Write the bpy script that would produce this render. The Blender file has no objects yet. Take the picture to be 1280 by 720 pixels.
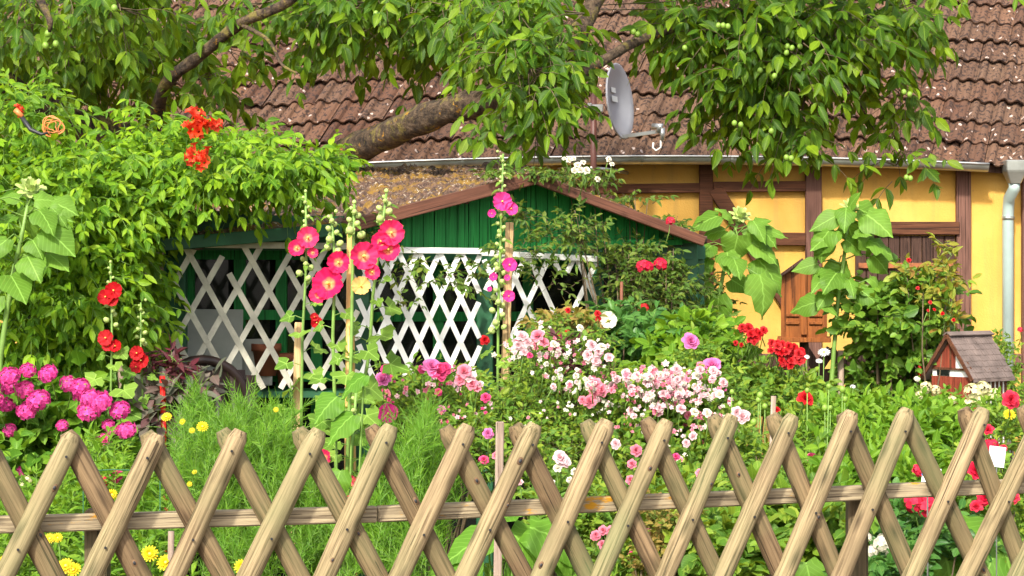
import bpy, bmesh, math, random
import numpy as np
from mathutils import Vector, Matrix

R = math.radians
F, CX, HY, CAMZ = 2567.0, 640.0, 340.0, 1.7
scene = bpy.context.scene
COL = scene.collection

# ------------------------------------------------------------------ camera, sky, sun, exposure
cam_d = bpy.data.cameras.new('camera')
cam_d.sensor_width = 36.0
cam_d.lens = 36.0 * F / 1280.0
cam_d.shift_y = -(360.0 - HY) / 1280.0
cam_d.clip_start = 0.1
cam_d.clip_end = 500
cam = bpy.data.objects.new('camera', cam_d)
cam.location = (0, 0, CAMZ)
cam.rotation_euler = (R(90), 0, 0)
COL.objects.link(cam)
scene.camera = cam

SUN_EL, SUN_AZ = 41.0, -18.0        # azimuth measured from straight behind the camera, negative = from the left
to_sun = Vector((math.sin(R(SUN_AZ)) * math.cos(R(SUN_EL)), -math.cos(R(SUN_AZ)) * math.cos(R(SUN_EL)), math.sin(R(SUN_EL))))
world = bpy.data.worlds.new('World')
scene.world = world
world.use_nodes = True
wn = world.node_tree
bg = wn.nodes['Background']
sky = wn.nodes.new('ShaderNodeTexSky')
sky.sky_type = 'NISHITA'
sky.sun_disc = False
sky.sun_elevation = R(SUN_EL)
sky.sun_rotation = math.atan2(to_sun.x, to_sun.y)
sky.air_density = 1.0
sky.dust_density = 3.0
sky.ozone_density = 0.6
hsv = wn.nodes.new('ShaderNodeHueSaturation'); hsv.inputs['Saturation'].default_value = 0.45   # milky summer haze
wn.links.new(sky.outputs[0], hsv.inputs['Color'])
wn.links.new(hsv.outputs[0], bg.inputs[0])
bg.inputs[1].default_value = 0.15
sl = bpy.data.lights.new('sun', 'SUN')
sl.energy = 2.9
sl.angle = R(4)
sl.color = (1.0, 0.94, 0.82)
sun = bpy.data.objects.new('sun', sl)
sun.rotation_euler = to_sun.to_track_quat('Z', 'Y').to_euler()
sun.location = (-6, -6, 12)
COL.objects.link(sun)
vs = scene.view_settings
vs.view_transform = 'Standard'
vs.look = 'None'
vs.gamma = 1.0
vs.use_curve_mapping = False
vs.exposure = 1.02
scene.cycles.use_denoising = True
scene.cycles.max_bounces = 8
scene.cycles.transparent_max_bounces = 4

rng = np.random.default_rng(7)
rnd = random.Random(11)

def at(px, py, d):
    return Vector(((px - CX) / F * d, d, CAMZ + (HY - py) / F * d))

def ground(y):
    t = min(1, max(0, (y - 5.2) / 2.6))
    return 0.4 * t * t * (3 - 2 * t)

# ------------------------------------------------------------------ object helpers
def tag(o, label=None, cat=None, group=None, kind=None):
    if label: o['label'] = label
    if cat: o['category'] = cat
    if group: o['group'] = group
    if kind: o['kind'] = kind
    return o

def thing(name, label, cat, loc=(0, 0, 0), rotz=0, group=None):
    o = bpy.data.objects.new(name, None)
    o.empty_display_size = 0.05
    COL.objects.link(o)
    o.location = loc
    o.rotation_euler = (0, 0, rotz)
    return tag(o, label, cat, group)

def link(name, me, mat=None, parent=None, loc=(0, 0, 0)):
    if mat and not me.materials:
        me.materials.append(mat)
    o = bpy.data.objects.new(name, me)
    COL.objects.link(o)
    if parent: o.parent = parent
    o.location = loc
    return o

class MB:
    """collects shapes in one mesh; off is subtracted so that a child can be built from world points"""
    def __init__(s, off=(0, 0, 0)):
        s.v = []; s.f = []; s.m = []; s.off = Vector(off)
    def add(s, vs, fs, mi=0):
        b = len(s.v)
        s.v += [tuple(Vector(v) - s.off) for v in vs]
        s.f += [tuple(i + b for i in f) for f in fs]
        s.m += [mi] * len(fs)
    def box(s, c, size, M=None, mi=0):
        c = Vector(c); hx, hy, hz = [q / 2 for q in size]
        P = [Vector((x, y, z)) for x in (-hx, hx) for y in (-hy, hy) for z in (-hz, hz)]
        if M is not None: P = [M @ p for p in P]
        s.add([c + p for p in P], [(0, 1, 3, 2), (4, 6, 7, 5), (0, 4, 5, 1), (2, 3, 7, 6), (0, 2, 6, 4), (1, 5, 7, 3)], mi)
    def bar(s, a, b, w, t, up=None, mi=0):
        """box from a to b, w across (perpendicular to up), t along up"""
        a, b = Vector(a), Vector(b)
        d = (b - a).normalized()
        u = Vector(up) if up is not None else Vector((0, -1, 0))
        u = (u - d * u.dot(d)).normalized()
        l = d.cross(u)
        P = [q + l * x * w / 2 + u * y * t / 2 for q in (a, b) for x, y in ((-1, -1), (1, -1), (1, 1), (-1, 1))]
        s.add(P, [(3, 2, 1, 0), (4, 5, 6, 7), (0, 1, 5, 4), (1, 2, 6, 5), (2, 3, 7, 6), (3, 0, 4, 7)], mi)
    def prism(s, pts, vec, mi=0):
        n = len(pts); vec = Vector(vec)
        P = [Vector(p) for p in pts] + [Vector(p) + vec for p in pts]
        s.add(P, [tuple(range(n))[::-1], tuple(range(n, 2 * n))] + [(i, (i + 1) % n, n + (i + 1) % n, n + i) for i in range(n)], mi)
    def tube(s, pts, rad, n=8, mi=0, cap=True, rough=0.0):
        pts = [Vector(p) for p in pts]
        if not hasattr(rad, '__len__'): rad = [rad] * len(pts)
        V = []; prev = None
        for i, p in enumerate(pts):
            d = (pts[min(i + 1, len(pts) - 1)] - pts[max(i - 1, 0)]).normalized()
            if prev is None:
                u = d.orthogonal().normalized()
            else:
                u = (prev - d * prev.dot(d)).normalized()
            prev = u; w = d.cross(u)
            for k in range(n):
                a = 2 * math.pi * k / n
                r = rad[i] * (1 + (rnd.uniform(-rough, rough) if rough else 0))
                V.append(p + (u * math.cos(a) + w * math.sin(a)) * r)
        Fs = [(i * n + k, i * n + (k + 1) % n, (i + 1) * n + (k + 1) % n, (i + 1) * n + k) for i in range(len(pts) - 1) for k in range(n)]
        if cap:
            Fs.append(tuple(range(n))[::-1]); Fs.append(tuple((len(pts) - 1) * n + k for k in range(n)))
        s.add(V, Fs, mi)
    def sphere(s, c, r, n=8, mi=0, sc=(1, 1, 1)):
        c = Vector(c); V = []; m = max(4, n // 2 + 1)
        for i in range(m + 1):
            th = math.pi * i / m
            for k in range(n):
                a = 2 * math.pi * k / n
                V.append(c + Vector((math.sin(th) * math.cos(a) * sc[0], math.sin(th) * math.sin(a) * sc[1], math.cos(th) * sc[2])) * r)
        s.add(V, [(i * n + k, (i + 1) * n + k, (i + 1) * n + (k + 1) % n, i * n + (k + 1) % n) for i in range(m) for k in range(n)], mi)
    def mesh(s, name, mats, smooth=False, bevel=0.0):
        me = bpy.data.meshes.new(name)
        me.from_pydata(s.v, [], s.f)
        for m in (mats if isinstance(mats, (list, tuple)) else [mats]): me.materials.append(m)
        me.polygons.foreach_set('material_index', s.m)
        me.polygons.foreach_set('use_smooth', [smooth] * len(s.f))
        me.validate(); me.update()
        if bevel:
            bm = bmesh.new(); bm.from_mesh(me)
            bmesh.ops.remove_doubles(bm, verts=bm.verts, dist=1e-5)
            bmesh.ops.bevel(bm, geom=bm.edges[:], offset=bevel, segments=1, affect='EDGES', clamp_overlap=True)
            bm.to_mesh(me); bm.free()
        return me
    def build(s, name, mats, parent=None, smooth=False, loc=(0, 0, 0), bevel=0.0):
        return link(name, s.mesh(name, mats, smooth, bevel), None, parent, loc)

# ------------------------------------------------------------------ materials
def new_mat(name):
    m = bpy.data.materials.new(name); m.use_nodes = True
    nt = m.node_tree
    return m, nt, nt.nodes['Principled BSDF']

def N(nt, typ, **kw):
    n = nt.nodes.new(typ)
    for k, v in kw.items():
        if k in n.inputs: n.inputs[k].default_value = v
        else: setattr(n, k, v)
    return n

def ramp(nt, fac, stops, interp='LINEAR'):
    n = nt.nodes.new('ShaderNodeValToRGB'); n.color_ramp.interpolation = interp
    els = n.color_ramp.elements
    while len(els) > 1: els.remove(els[-1])
    els[0].position, c = stops[0][0], stops[0][1]
    els[0].color = (*c, 1)
    for p, c in stops[1:]:
        e = els.new(p); e.color = (*c, 1)
    nt.links.new(fac, n.inputs[0])
    return n.outputs[0]

def mix(nt, fac, a, b, blend='MIX'):
    n = nt.nodes.new('ShaderNodeMix'); n.data_type = 'RGBA'; n.blend_type = blend
    for sock, v in ((n.inputs[0], fac), (n.inputs[6], a), (n.inputs[7], b)):
        if isinstance(v, (int, float)): sock.default_value = v
        elif isinstance(v, tuple): sock.default_value = (*v, 1)
        else: nt.links.new(v, sock)
    return n.outputs[2]

def math_n(nt, op, a, b=None, clamp=False):
    n = nt.nodes.new('ShaderNodeMath'); n.operation = op; n.use_clamp = clamp
    for i, v in enumerate((a, b)):
        if v is None: continue
        if isinstance(v, (int, float)): n.inputs[i].default_value = v
        else: nt.links.new(v, n.inputs[i])
    return n.outputs[0]

def coords(nt, scale=(1, 1, 1), rand=True, out='Object'):
    tc = nt.nodes.new('ShaderNodeTexCoord')
    mp = nt.nodes.new('ShaderNodeMapping'); mp.inputs['Scale'].default_value = scale
    nt.links.new(tc.outputs[out], mp.inputs[0])
    if rand:
        oi = nt.nodes.new('ShaderNodeObjectInfo')
        cmb = nt.nodes.new('ShaderNodeCombineXYZ')
        for i in range(3):
            nt.links.new(math_n(nt, 'MULTIPLY', oi.outputs['Random'], 37.0 * (i + 1)), cmb.inputs[i])
        nt.links.new(cmb.outputs[0], mp.inputs['Location'])
    return mp.outputs[0]

def noise(nt, vec, scale, detail=4, rough=0.55):
    n = N(nt, 'ShaderNodeTexNoise', Scale=scale, Detail=detail, Roughness=rough)
    nt.links.new(vec, n.inputs['Vector'])
    return n.outputs[0]

def bump(nt, bsdf, h, strength=0.3, dist=0.01):
    b = N(nt, 'ShaderNodeBump', Strength=strength, Distance=dist)
    nt.links.new(h, b.inputs['Height']); nt.links.new(b.outputs[0], bsdf.inputs['Normal'])

def simple(name, col, rough=0.6, metal=0.0, var=0.25, scale=12, bmp=0.2, sc=(1, 1, 1), bd=0.004, spec=0.5):
    m, nt, b = new_mat(name)
    v = coords(nt, sc)
    n = noise(nt, v, scale, 5)
    lo = tuple(c * (1 - var) for c in col); hi = tuple(min(1, c * (1 + var)) for c in col)
    nt.links.new(ramp(nt, n, [(0.3, lo), (0.7, hi)]), b.inputs['Base Color'])
    b.inputs['Roughness'].default_value = rough; b.inputs['Metallic'].default_value = metal
    b.inputs['Specular IOR Level'].default_value = spec
    if bmp: bump(nt, b, noise(nt, v, scale * 4, 4), bmp, bd)
    return m

def leaf_mat(name, cols, transl=0.35, rough=0.5, vein=0.35, spec=0.22):
    """per-leaf random colour, pale midrib and side veins from the leaf's own UVs, light through the blade"""
    m, nt, b = new_mat(name)
    geo = nt.nodes.new('ShaderNodeNewGeometry')
    k = len(cols)
    c = ramp(nt, geo.outputs['Random Per Island'], [(i / max(1, k - 1), cc) for i, cc in enumerate(cols)])
    tc = nt.nodes.new('ShaderNodeTexCoord')
    pn = noise(nt, tc.outputs['Object'], 14, 3)
    c = mix(nt, math_n(nt, 'MULTIPLY', math_n(nt, 'SUBTRACT', pn, 0.40, True), 1.6, True), c, tuple(x * 0.55 for x in cols[0]))
    cl = noise(nt, tc.outputs['Object'], 2.6, 2)
    c = mix(nt, math_n(nt, 'MULTIPLY', math_n(nt, 'SUBTRACT', cl, 0.48, True), 2.2, True), c, tuple(x * 0.8 for x in cols[0]))
    sptn = noise(nt, tc.outputs['Object'], 120, 2)
    c = mix(nt, math_n(nt, 'MULTIPLY', math_n(nt, 'GREATER_THAN', sptn, 0.70), .5), c, (0.22, 0.17, 0.03))
    uv = nt.nodes.new('ShaderNodeUVMap')
    sp = nt.nodes.new('ShaderNodeSeparateXYZ'); nt.links.new(uv.outputs[0], sp.inputs[0])
    av = math_n(nt, 'ABSOLUTE', math_n(nt, 'SUBTRACT', sp.outputs[1], 0.5))
    mid = math_n(nt, 'LESS_THAN', av, 0.022)
    s = math_n(nt, 'FRACT', math_n(nt, 'MULTIPLY', math_n(nt, 'SUBTRACT', sp.outputs[0], math_n(nt, 'MULTIPLY', av, 0.8)), 7.0))
    side = math_n(nt, 'LESS_THAN', s, 0.12)
    vn = math_n(nt, 'MAXIMUM', mid, math_n(nt, 'MULTIPLY', side, 0.5))
    hi = cols[-1]
    c2 = mix(nt, math_n(nt, 'MULTIPLY', vn, vein), c, tuple(min(1, x * 1.8 + 0.04) for x in hi))
    nt.links.new(c2, b.inputs['Base Color'])
    b.inputs['Roughness'].default_value = rough
    b.inputs['Specular IOR Level'].default_value = spec
    if vein: bump(nt, b, vn, 0.25, 0.002)
    tr = nt.nodes.new('ShaderNodeBsdfTranslucent')
    nt.links.new(mix(nt, 0.5, c2, (min(1, hi[0] * 1.9), min(1, hi[1] * 1.7), hi[2] * 0.6)), tr.inputs[0])
    ms = nt.nodes.new('ShaderNodeMixShader'); ms.inputs[0].default_value = transl
    nt.links.new(b.outputs[0], ms.inputs[1]); nt.links.new(tr.outputs[0], ms.inputs[2])
    nt.links.new(ms.outputs[0], nt.nodes['Material Output'].inputs[0])
    return m

def petal_mat(name, edge, centre=None, r0=0.15, r1=0.45, transl=0.3, var=0.15):
    """colour by distance from the flower's own middle (object space, unit flower radius)"""
    m, nt, b = new_mat(name)
    tc = nt.nodes.new('ShaderNodeTexCoord')
    ln = nt.nodes.new('ShaderNodeVectorMath'); ln.operation = 'LENGTH'
    nt.links.new(tc.outputs['Object'], ln.inputs[0])
    if centre is not None:
        c = ramp(nt, ln.outputs['Value'], [(r0, centre), (r1, edge)])
    else:
        geo = nt.nodes.new('ShaderNodeNewGeometry')
        c = ramp(nt, geo.outputs['Random Per Island'], [(0, tuple(x * (1 - var) for x in edge)), (1, tuple(min(1, x * (1 + var)) for x in edge))])
    oi = nt.nodes.new('ShaderNodeObjectInfo')
    c = mix(nt, math_n(nt, 'MULTIPLY', oi.outputs['Random'], .30), c, tuple(min(1, x * 1.15 + .10) for x in edge))
    ang = N(nt, 'ShaderNodeTexGradient', gradient_type='RADIAL'); nt.links.new(tc.outputs['Object'], ang.inputs[0])
    vn = math_n(nt, 'SINE', math_n(nt, 'MULTIPLY', ang.outputs[1], 380.0))
    c = mix(nt, math_n(nt, 'MULTIPLY', math_n(nt, 'GREATER_THAN', vn, .55), .22), c, tuple(x * .45 for x in edge))
    n = noise(nt, tc.outputs['Object'], 3.0, 3)
    c = mix(nt, math_n(nt, 'MULTIPLY', math_n(nt, 'SUBTRACT', n, 0.45, True), 1.4), c, tuple(x * 0.5 for x in edge))
    nt.links.new(c, b.inputs['Base Color'])
    b.inputs['Roughness'].default_value = 0.55
    b.inputs['Specular IOR Level'].default_value = 0.2
    tr = nt.nodes.new('ShaderNodeBsdfTranslucent'); nt.links.new(c, tr.inputs[0])
    ms = nt.nodes.new('ShaderNodeMixShader'); ms.inputs[0].default_value = transl
    nt.links.new(b.outputs[0], ms.inputs[1]); nt.links.new(tr.outputs[0], ms.inputs[2])
    nt.links.new(ms.outputs[0], nt.nodes['Material Output'].inputs[0])
    return m

def wood_mat(name, base, dark, green=None, rough=0.8, axis=2, scale=1.0, lichen=None, knots=True):
    m, nt, b = new_mat(name)
    sc = [120 * scale] * 3; sc[axis] = 3.5 * scale
    v = coords(nt, tuple(sc))
    wb = [14.0] * 3; wb[axis] = 3.0
    wob = noise(nt, coords(nt, tuple(wb)), 1.2, 3)
    grain = noise(nt, v, 1.6, 6, 0.65)
    c = ramp(nt, grain, [(0.32, dark), (0.42, tuple((a + d) / 2 for a, d in zip(base, dark))), (0.52, base), (0.66, tuple(min(1, x * 1.22) for x in base))])
    c = mix(nt, math_n(nt, 'MULTIPLY', math_n(nt, 'SUBTRACT', wob, 0.46, True), 3.5, True), c, tuple((x + y) * 0.40 for x, y in zip(base, dark)))
    sc2 = [150 * scale] * 3; sc2[axis] = 2.6 * scale
    crk = noise(nt, coords(nt, tuple(sc2)), 1.0, 3, 0.5)
    crack = math_n(nt, 'LESS_THAN', crk, 0.37)
    c = mix(nt, math_n(nt, 'MULTIPLY', crack, 0.75), c, tuple(x * 0.35 for x in dark))
    if knots:
        vo = N(nt, 'ShaderNodeTexVoronoi', Scale=1.0); sk = [30.0] * 3; sk[axis] = 9.0
        nt.links.new(coords(nt, tuple(sk)), vo.inputs['Vector'])
        kn = math_n(nt, 'SUBTRACT', 1.0, math_n(nt, 'MULTIPLY', vo.outputs['Distance'], 3.2), True)
        c = mix(nt, math_n(nt, 'MULTIPLY', kn, 0.9), c, tuple(x * 0.3 for x in dark))
    if green:
        gn = noise(nt, coords(nt, (2.0, 2.0, 2.0)), 1.5, 4)
        oi = nt.nodes.new('ShaderNodeObjectInfo')
        gf = math_n(nt, 'MULTIPLY', math_n(nt, 'SUBTRACT', gn, 0.40, True), 3.2, True)
        c = mix(nt, math_n(nt, 'MULTIPLY', gf, 0.55), c, green)
    if lichen:
        lf = noise(nt, coords(nt, (9, 9, 30)), 1.0, 5, 0.7)
        lm = ramp(nt, lf, [(0.60, (0, 0, 0)), (0.66, (1, 1, 1))])
        c = mix(nt, lm, c, lichen)
    nt.links.new(c, b.inputs['Base Color'])
    b.inputs['Roughness'].default_value = rough
    b.inputs['Specular IOR Level'].default_value = 0.25
    bump(nt, b, math_n(nt, 'SUBTRACT', grain, math_n(nt, 'MULTIPLY', crack, 0.5)), 0.55, 0.004)
    return m

M = {}
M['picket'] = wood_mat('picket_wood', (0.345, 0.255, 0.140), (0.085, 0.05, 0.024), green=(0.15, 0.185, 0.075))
M['picket_back'] = wood_mat('back_picket_wood', (0.24, 0.160, 0.085), (0.05, 0.028, 0.014), green=(0.16, 0.20, 0.08))  # darker, browner wood colour for the back layer of poles
M['rail'] = wood_mat('rail_wood', (0.40, 0.32, 0.20), (0.09, 0.06, 0.038), axis=0, lichen=(0.50, 0.24, 0.015), scale=1.2)
M['post_wood'] = wood_mat('post_wood', (0.16, 0.11, 0.06), (0.05, 0.035, 0.02), green=(0.07, 0.10, 0.04))
M['stake'] = wood_mat('stake_wood', (0.58, 0.40, 0.20), (0.28, 0.16, 0.07), knots=False)
M['old_stake'] = wood_mat('old_stake_wood', (0.36, 0.27, 0.21), (0.18, 0.12, 0.08), knots=False)
M['bamboo'] = simple('bamboo', (0.62, 0.36, 0.10), 0.45, var=0.3, scale=6, sc=(8, 8, 1))
M['brown_cane'] = simple('brown_cane', (0.17, 0.06, 0.03), 0.5)
M['soil'] = simple('soil', (0.10, 0.06, 0.038), 0.95, var=0.5, scale=7, bmp=1.0, bd=0.03)
M['stem'] = simple('green_stem', (0.16, 0.28, 0.05), 0.5, var=0.3, scale=20, bmp=0)
M['woody'] = simple('woody_stem', (0.12, 0.085, 0.045), 0.8, var=0.4, scale=20, bmp=0.4)
M['bud'] = simple('flower_bud', (0.38, 0.48, 0.14), 0.55, var=0.3, scale=30, bmp=0)
M['nut'] = simple('green_husk', (0.20, 0.33, 0.04), 0.5, var=0.2, scale=30, bmp=0.1)
M['pistil'] = simple('pistil', (0.80, 0.66, 0.12), 0.7, var=0.2, scale=30, bmp=0)

LM = {}
LM['walnut'] = leaf_mat('walnut_leaf', [(0.016, 0.060, 0.004), (0.040, 0.120, 0.005), (0.100, 0.21, 0.007), (0.22, 0.34, 0.012)], 0.38)
LM['vine'] = leaf_mat('vine_leaf', [(0.038, 0.125, 0.006), (0.09, 0.22, 0.008), (0.175, 0.34, 0.010), (0.30, 0.46, 0.018)], 0.36)
LM['sunflower'] = leaf_mat('sunflower_leaf', [(0.11, 0.24, 0.022), (0.19, 0.35, 0.045)], 0.35, vein=0.55)
LM['hydrangea'] = leaf_mat('hydrangea_leaf', [(0.05, 0.15, 0.012), (0.10, 0.24, 0.016), (0.18, 0.33, 0.024)], 0.25)
LM['hollyhock'] = leaf_mat('hollyhock_leaf', [(0.10, 0.22, 0.025), (0.18, 0.32, 0.04), (0.25, 0.40, 0.06)], 0.35, vein=0.5)
LM['rose'] = leaf_mat('rose_leaf', [(0.045, 0.13, 0.014), (0.09, 0.21, 0.02), (0.17, 0.30, 0.025), (0.28, 0.36, 0.035)], 0.3)
LM['rose_dark'] = leaf_mat('rose_leaf_dark', [(0.035, 0.12, 0.022), (0.065, 0.18, 0.03), (0.11, 0.25, 0.045)], 0.25, rough=0.35)
LM['shrub'] = leaf_mat('shrub_rose_leaf', [(0.055, 0.15, 0.018), (0.12, 0.24, 0.025), (0.21, 0.34, 0.035)], 0.3, rough=0.4)
LM['rose_red'] = leaf_mat('rose_shoot_leaf', [(0.28, 0.12, 0.03), (0.26, 0.27, 0.03), (0.19, 0.32, 0.03), (0.30, 0.34, 0.04)], 0.3)
LM['feather'] = leaf_mat('feathery_leaf', [(0.075, 0.20, 0.015), (0.13, 0.29, 0.022), (0.20, 0.37, 0.03)], 0.35, vein=0)
LM['herb'] = leaf_mat('herb_leaf', [(0.07, 0.185, 0.010), (0.135, 0.28, 0.015), (0.23, 0.38, 0.028)], 0.33)
LM['olive'] = leaf_mat('climber_leaf', [(0.035, 0.095, 0.014), (0.07, 0.16, 0.018), (0.13, 0.23, 0.025), (0.20, 0.24, 0.035)], 0.3)
LM['broad'] = leaf_mat('broad_leaf', [(0.10, 0.25, 0.02), (0.17, 0.33, 0.035)], 0.35, vein=0.55)
LM['burgundy'] = leaf_mat('burgundy_leaf', [(0.07, 0.010, 0.018), (0.12, 0.02, 0.03), (0.10, 0.05, 0.05)], 0.2, vein=0.2)
LM['purple_grey'] = leaf_mat('purple_grey_leaf', [(0.10, 0.13, 0.08), (0.17, 0.16, 0.12), (0.14, 0.05, 0.06)], 0.2, vein=0.4)
LM['dark'] = leaf_mat('inner_shade_leaf', [(0.02, 0.075, 0.012), (0.035, 0.12, 0.015), (0.06, 0.17, 0.02)], 0.25)  # only for the vine's inside: its shade is put into the green
LM['dry'] = leaf_mat('bronze_leaf', [(0.30, 0.17, 0.05), (0.36, 0.26, 0.06), (0.16, 0.24, 0.03)], 0.3)

PM = {}
PM['holly_pink'] = petal_mat('hollyhock_pink', (0.80, 0.012, 0.115), (0.95, 0.75, 0.18), 0.20, 0.50)
PM['holly_magenta'] = petal_mat('hollyhock_magenta', (0.80, 0.03, 0.27), (0.65, 0.02, 0.12), 0.12, 0.4)
PM['holly_red'] = petal_mat('hollyhock_red', (0.55, 0.006, 0.012), (0.75, 0.35, 0.10), 0.08, 0.22)
PM['holly_yellow'] = petal_mat('hollyhock_apricot', (0.80, 0.50, 0.16), (0.8, 0.45, 0.05), 0.1, 0.5)
PM['pale_pink'] = petal_mat('rose_pale_pink', (0.86, 0.55, 0.58), var=.22)
PM['mid_pink'] = petal_mat('rose_mid_pink', (0.80, 0.24, 0.33))
PM['hot_pink'] = petal_mat('rose_hot_pink', (0.80, 0.07, 0.24))
PM['lilac_pink'] = petal_mat('rose_lilac_pink', (0.78, 0.20, 0.48))
PM['red'] = petal_mat('rose_red', (0.62, 0.008, 0.015))
PM['crimson'] = petal_mat('geranium_crimson', (0.72, 0.015, 0.06))
PM['white'] = petal_mat('rose_white', (0.85, 0.80, 0.66))
PM['cream'] = petal_mat('cream_petals', (0.80, 0.74, 0.42))
PM['hydr'] = petal_mat('hydrangea_pink', (0.78, 0.06, 0.33), var=0.4)
PM['yellow'] = petal_mat('marigold_yellow', (0.82, 0.62, 0.015), (0.75, 0.36, 0.01), 0.1, 0.4)
PM['orange'] = petal_mat('trumpet_orange', (0.78, 0.055, 0.012), (0.80, 0.35, 0.05), 0.05, 0.45)
PM['daisy'] = petal_mat('daisy_white', (0.86, 0.86, 0.80), (0.75, 0.5, 0.03), 0.28, 0.34)
PM['peachwhite'] = petal_mat('single_rose_cream', (0.88, 0.82, 0.68), (0.85, 0.55, 0.05), 0.15, 0.35)

# ------------------------------------------------------------------ leaf templates: (verts (u,v,w), faces(quads), uv)
def tmpl(profile, fold=0.22, curl=0.12, wave=0.0, aspect=0.45):
    """profile: list of (u, halfwidth 0..0.5); strip of two quads per segment, folded on the midrib"""
    V = []; UV = []; Fq = []
    for i, (u, h) in enumerate(profile):
        wz = -curl * u * u
        for s in (-1, 0, 1):
            vv = s * h * aspect * 0.5
            V.append((u, vv, wz + abs(s) * h * aspect * fold + (wave * math.sin(i * 2.4 + s) * abs(s))))
            UV.append((max(0, u), 0.5 + s * h * 0.5))
    for i in range(len(profile) - 1):
        a = i * 3
        Fq += [(a, a + 3, a + 4, a + 1), (a + 1, a + 4, a + 5, a + 2)]
    return np.array(V, float), np.array(Fq), np.array(UV, float)

T_OVAL = tmpl([(0, .04), (.22, .75), (.5, 1.0), (.78, .66), (1, .03)], aspect=0.46, curl=0.2)
T_NARROW = tmpl([(0, .05), (.3, .95), (.65, .8), (1, .03)], aspect=0.30, curl=0.25)
T_ROUND = tmpl([(0, .10), (.2, .85), (.55, 1.0), (.85, .6), (1, .03)], aspect=0.72, curl=0.15)
T_DIAM = tmpl([(0, .06), (.42, 1.0), (1, .03)], aspect=0.55, curl=0.2)
T_BLADE = tmpl([(0, 1.0), (.5, .8), (1, .05)], aspect=0.085, curl=0.15, fold=0.0)
def tmpl5(profile, aspect=.9, curl=.3, cross=.25, wave=.07):
    V = []; UV = []; Fq = []; cols = (-1, -.55, 0, .55, 1)
    for i, (u, h) in enumerate(profile):
        for s in cols:
            back = -.10 * abs(s) * (1 if i == 0 else 0)
            V.append((u + back, s * h * aspect * .5, -curl * u * u + cross * (abs(s) ** .8) * h * .5 * .5 - .16 * (abs(s) ** 3) * h * .5 + wave * math.sin(i * 1.9 + s * 2.1) * abs(s) ** 2 + .022 * math.sin(i * 2.9 + 1.3 * s) * (1 - abs(s) * .4)))
            UV.append((max(0, u), .5 + s * h * .5))
    n = len(cols)
    for i in range(len(profile) - 1):
        for c in range(n - 1):
            a = i * n + c; Fq.append((a, a + n, a + n + 1, a + 1))
    return np.array(V, float), np.array(Fq), np.array(UV, float)
T_BIG = tmpl5([(-.04, .60), (.04, .98), (.13, 1.14), (.25, 1.18), (.38, 1.08), (.52, .90), (.66, .66), (.78, .42), (.89, .20), (1, .02)], .86, cross=.16, wave=.05)
T_OLD = tmpl([(-.10, .55), (0, .95), (.12, 1.08), (.25, 1.10), (.4, .98), (.55, .80), (.7, .58), (.85, .32), (1, .03)], aspect=0.90, curl=0.30, wave=0.035, fold=0.16)

def t_palmate():
    V = []; UV = []; n = 15
    V.append((0, 0, 0)); UV.append((0, .5))
    for k in range(n):
        a = R(-150 + 300 * k / (n - 1))
        r = 0.52 * (1 + 0.22 * math.cos(a * 5 * 0.75)) * (1.0 if abs(a) < R(120) else 0.85)
        V.append((0.35 + r * math.cos(a) * 0.95 - 0.33, r * math.sin(a), 0.05 * math.sin(a * 7.5) + 0.05 * r))
        UV.append((r * 2 * abs(math.cos(a * 2.5)) * 0.5, 0.5 + math.sin(a * 2.5) * 0.3))
    Fq = [(0, k, k + 1, k + 1) for k in range(1, n)]
    # as triangles padded to quads is not allowed: split each wedge in one quad through its middle
    V2 = list(V); F2 = []; UV2 = list(UV)
    for k in range(1, n, 2):
        if k + 2 <= n: F2.append((0, k, k + 1, k + 2))
    return np.array(V2, float), np.array(F2), np.array(UV2, float)
T_PALM = t_palmate()

def norm(a):
    return a / np.maximum(1e-9, np.linalg.norm(a, axis=-1, keepdims=True))

UPV = np.array([0, 0, 1.0]); SUNV = np.array(to_sun)

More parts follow.
